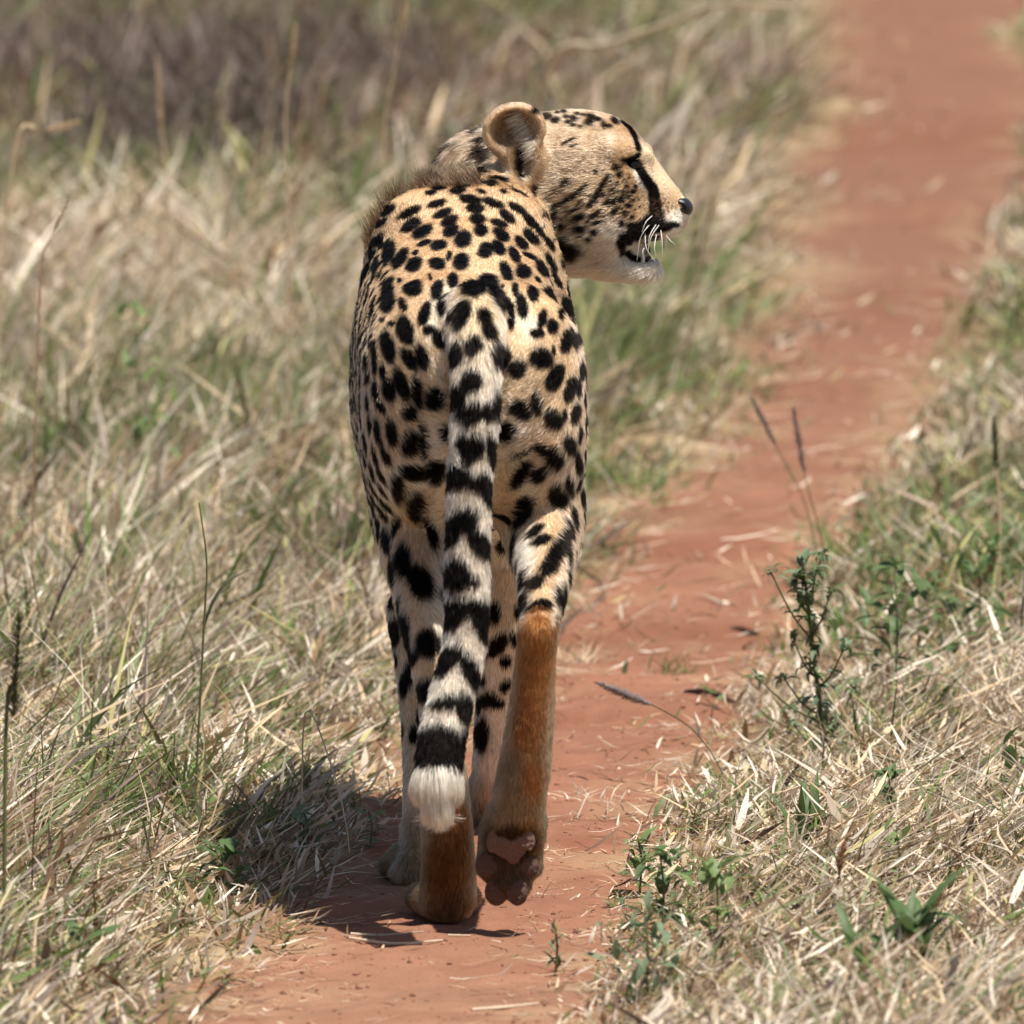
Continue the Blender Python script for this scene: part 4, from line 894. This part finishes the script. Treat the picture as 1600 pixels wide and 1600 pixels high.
stalk('seed_stalk', 'withered brown seed stalk standing in straw at lower right', 'seed stalk', [gpt(1262, -.20), S(1278, 1470, -.20), S(1305, 1400, -.20), S(1318, 1320, -.20)], .0013, M_TWIG, (.008, 160, M_RED, .6))
stalk('flower_spike', 'blurred bushy green flower spike at the left edge', 'flower spike', [gpt(2, -.45), S(10, 1120, -.45), S(24, 1060, -.45), S(30, 960, -.45)], .0025, M_OLIVE, (.018, 520, M_OLIVE, 1.6))
stalk('dry_cane', 'long pale dry cane arching above the cheetah head', 'dry cane', [gpt(770, 9.4), S(860, 100, 9.2), S(945, 72, 9.0), S(1050, 36, 8.8), S(1130, 6, 8.6), S(1235, 12, 8.4)], .0085, M_PALE, (.02, 200, M_STRAW, 1))
stalk('dry_cane', 'dry feathery cane leaning right beyond the cheetah nose', 'dry cane', [gpt(1065, 6.6), S(1110, 330, 6.5), S(1160, 308, 6.4), S(1252, 274, 6.3)], .0042, M_PALE, (.014, 200, M_PALE, 1))
stalk('dry_cane', 'bleached cane fanning over at the far left under the brush', 'dry cane', [gpt(-20, 4.5), S(20, 250, 4.5), S(70, 205, 4.5), S(120, 190, 4.5)], .0032, M_STRAW, (.012, 160, M_STRAW, 1))

# thistle at the right of the path
def thistle():
    Y = 1.35; b = gpt(1292, Y); root = empty('thistle', tuple(b)); tag(root, 'spindly dark green thistle with leafy buds standing right of the path', 'thistle')
    main = [b, P(1283, 1120, Y), P(1272, 1030, Y), P(1262, 940, Y), P(1254, 882, Y)]
    tube('stem', main, .0034, [.0028, .0015], M_OLIVE, root, 8, 22)
    lm = [leaf_mesh('leaf', L, wd, .5, .4) for L, wd in ((.030, .010), (.022, .009), (.016, .007))]
    for k, me in enumerate(lm): me.materials.append((M_SAGE, M_GREEN, M_SAGE)[k])
    def tuft(p, n, sc=1.0):
        for _ in range(n): add_part('leaf', lm[random.randrange(3)], root, tuple(np.array(p) - b + rng.normal(0, .003, 3)), random.uniform(0, 6.28), random.uniform(-1.2, .5), random.uniform(-.6, .6), sc * random.uniform(.6, 1.1))
    for (x0, y0), (x1, y1), dy in [((1270, 990), (1298, 925), -.02), ((1264, 960), (1240, 905), .02), ((1258, 925), (1285, 868), .03), ((1268, 1000), (1205, 895), -.03), ((1276, 1060), (1240, 1000), .03), ((1280, 1075), (1320, 1010), -.03),
                                   ((1284, 1120), (1225, 1060), .02), ((1286, 1130), (1182, 1058), -.04), ((1288, 1150), (1335, 1075), .03), ((1290, 1180), (1240, 1130), -.03), ((1262, 935), (1276, 890), -.02), ((1288, 1160), (1310, 1120), .04)]:
        p0, p1 = P(x0, y0, Y), P(x1, y1, Y + dy); mid = (p0 + p1) / 2 + np.array([0, 0, -.008])
        tube('branch', [p0, mid, p1], .0017, [.0014, .0010], M_OLIVE, root, 5, 8); tuft(p1, 11, .8); tuft(mid, 5, .8)
    for t in np.linspace(.08, 1, 22):
        i = t * 4; j = min(int(i), 3); tuft(main[j] + (main[j + 1] - main[j]) * (i - j), 6, 1.0)
thistle()

# low leafy weeds
LEAVES = {}
def weed(label, px, Y, n, L, wd, mat, el=(-1.1, -.2), spread=.015, tall=.03, cat='weed', name='weed', group=None):
    tall = tall * 1.5 + .022; L *= .95; wd *= .95; n = int(n * 1.7)
    b = gpt(px, Y); root = empty(name, tuple(b)); tag(root, label, cat, group)
    key = (round(L, 4), round(wd, 4), mat.name)
    if key not in LEAVES:
        LEAVES[key] = [leaf_mesh('leaf', L * k, wd * k, bd, .3) for k, bd in ((1, .25), (.85, .6), (.7, .1))]
        for me in LEAVES[key]: me.materials.append(mat)
    tube('stem', [b, b + np.array([.002, 0, tall * .6]), b + np.array([-.002, .002, tall])], .0018, [.0015, .001], M_OLIVE, root, 6, 8)
    for i in range(n):
        add_part('leaf', LEAVES[key][i % 3], root, (random.gauss(0, spread * .4), random.gauss(0, spread * .4), random.uniform(.15, 1) * tall), i * 2.4 + random.uniform(-.4, .4), random.uniform(*el), random.uniform(-.4, .4), random.uniform(.7, 1.15))
weed('dark green weed with long pointed leaves at the bottom right', 1425, -.80, 20, .085, .0145, M_GREEN, (-1.25, -.5), .03, .05)
weed('second long leaved green weed cut by the bottom edge, left of the bigger one', 1350, -.95, 13, .07, .0125, M_GREEN, (-1.25, -.5), .03, .05)
weed('bright green weed at the right path edge level with the raised paw', 1000, .22, 13, .032, .013, M_LIME, (-1.0, -.1), .02, .03)
weed('soft green leafy weed just below the bright one at the path edge', 1035, -.20, 24, .034, .013, M_GREEN, (-1.2, -.1), .04, .05)
weed('blurred sage green weed spilling onto the path at the bottom', 1010, -.70, 30, .032, .010, M_SAGE, (-1.2, -.1), .05, .05)
weed('light green weed with rounded leaves right of the sage one', 1120, -.42, 16, .036, .017, M_LIME, (-1.2, -.2), .03, .05)
weed('tuft of upright green blades amid grey straw at right', 1262, .30, 7, .11, .013, M_GREEN, (-1.5, -1.15), .02, .01)
weed('small dark green leaf cluster in the straw right of the green blades', 1392, .62, 8, .038, .016, M_GREEN, (-1.1, -.2), .02, .05)
weed('dark green broad leaves at the right edge below the thistle', 1590, .95, 12, .045, .018, M_GREEN, (-1.1, -.2), .03, .06)
weed('yellow green weed in the grey straw at lower right', 1405, .02, 9, .030, .014, M_LIME, (-1.0, -.2), .02, .05)
weed('single leafy green weed in the grass just above the shadow', 478, .52, 7, .040, .018, M_SAGE, (-.9, -.1), .02, .02)
weed('dark leafy weed low in the straw left of the shadow', 345, .15, 9, .045, .018, M_GREEN, (-1.1, -.2), .03, .03)
weed('green weed lowest at the left among flattened straw', 135, -.55, 10, .045, .016, M_GREEN, (-1.1, -.2), .03, .03)
weed('tiny grey green sprig on the bare path near the bottom', 868, -.42, 10, .020, .006, M_SAGE, (-1.3, -.4), .012, .025)
weed('small green seedling beside the path behind the shadow', 578, .62, 6, .026, .013, M_LIME, (-.8, -.1), .012, .015)
weed('leafy green bush of weeds right of the thistle', 1400, 1.9, 34, .055, .018, M_GREEN, (-1.2, 0), .09, .12)
weed('second green bush of weeds at the right edge behind the thistle', 1530, 2.3, 34, .06, .018, M_GREEN, (-1.2, 0), .09, .12)
weed('green leafy sprig among the brown brush at the left', 215, 4.2, 18, .05, .022, M_LIME, (-1.2, 0), .06, .22)
# small tufts growing on the path
for label, px, Y, n, c in [('little green grass tuft alone on the path behind the right shank', 1058, 2.55, 46, GRN), ('straw tuft at the left path edge beside the hind leg', 915, 2.62, 50, STRAW), ('low dry tuft on the path right of the raised paw', 925, 1.12, 26, PALE_S), ('green tuft at the right path edge under the seed head', 1118, 1.02, 40, GGRN)]:
    b = gpt(px, Y); x = b[0] + rng.normal(0, .018, n); y = Y + rng.normal(0, .02, n)
    me = blade_mesh('grass_tuft', x, y, ground_z(x, y) - .002, rng.uniform(.015, .045, n), rng.uniform(0, 6.28, n), np.abs(rng.normal(.5, .2, n)), rng.gamma(2, .15, n), rng.uniform(.0012, .0028, n), c * rng.uniform(.6, 1.15, (n, 1)))
    tag(link('grass_tuft', me, GRASS), label, 'grass tuft')
# single straws lying on the earth, and a dark strip standing in for a shadow
def straw(name, label, pts, r, mat):
    q = []
    for px, py in pts:
        g = ground_hit(px, py); q.append([g[0], g[1], float(ground_z(np.array([g[0]]), np.array([g[1]]))[0]) + r * 1.2])
    o = tube(name, q, r, [r, r * .5], mat, None, 6, 10); tag(o, label, name)
straw('straw', 'upper of two pale straws lying in front of the left hind paw', [(548, 1459), (600, 1462), (662, 1466)], .0016, M_PALE)
straw('straw', 'lower, longer pale straw lying in front of the left hind paw', [(546, 1474), (615, 1480), (692, 1475)], .0018, M_PALE)
straw('straw', 'pale straw lying across the path near the bottom edge', [(738, 1584), (790, 1582), (842, 1572)], .0019, M_PALE)
straw('straw', 'short straw lying on the path below the raised paw', [(700, 1470), (735, 1468)], .0011, M_PALE)
straw('shadow_strip', 'dark strip on the path standing in for the shadow of the grey seed head', [(1072, 1107), (1115, 1118), (1172, 1124)], .0042, M_TWIG)  # strip added in place of the shadow cast by the seed head

# dead brush beyond the left verge
def dead_shrub(label, px, py, wdt, hgt, n, tone):
    g = ground_hit(px, py); b = np.array([g[0], g[1], float(ground_z(np.array([g[0]]), np.array([g[1]]))[0])])
    root = empty('dead_shrub', tuple(b)); tag(root, label, 'shrub', None)
    for i in range(6):
        a = random.uniform(0, 6.28); q = b + np.array([math.cos(a) * wdt * .5, math.sin(a) * wdt * .5, hgt * random.uniform(.6, .95)])
        tube('stem', [b, (b + q) / 2 + np.array([0, 0, hgt * .12]), q], .006, [.004, .0015], M_TWIG, root, 6, 8)
    r = np.sqrt(rng.random(n)) * wdt; a = rng.uniform(0, 6.28, n); x = b[0] + r * np.cos(a); y = b[1] + r * np.sin(a)
    dome = np.sqrt(np.maximum(1 - (r / wdt) ** 2, .05)); z = ground_z(x, y) + hgt * dome * rng.random(n) * .8
    k = rng.random(n); c = np.where((k < .45)[:, None], np.array([.095, .065, .052]), np.where((k < .8)[:, None], np.array([.22, .165, .15]), np.array([.36, .28, .24]))) * tone * rng.uniform(.6, 1.2, (n, 1))
    me = blade_mesh('twig_mass', x, y, z, rng.uniform(.08, .26, n), rng.uniform(0, 6.28, n), rng.uniform(.1, .98, n), rng.normal(0, .2, n), rng.uniform(.0025, .006, n), c, steps=3)
    tag(link('twigs', me, GRASS, root), kind='stuff')
dead_shrub('darkest dead brown shrub in the upper left behind the tall grass spike', 330, 325, .40, .40, 1500, .85)
dead_shrub('greyish dead shrub in the top left corner', 90, 210, .50, .34, 1200, 1.15)
dead_shrub('brown dead shrub at the top between the corner shrub and the cheetah', 470, 190, .42, .34, 1000, 1.0)
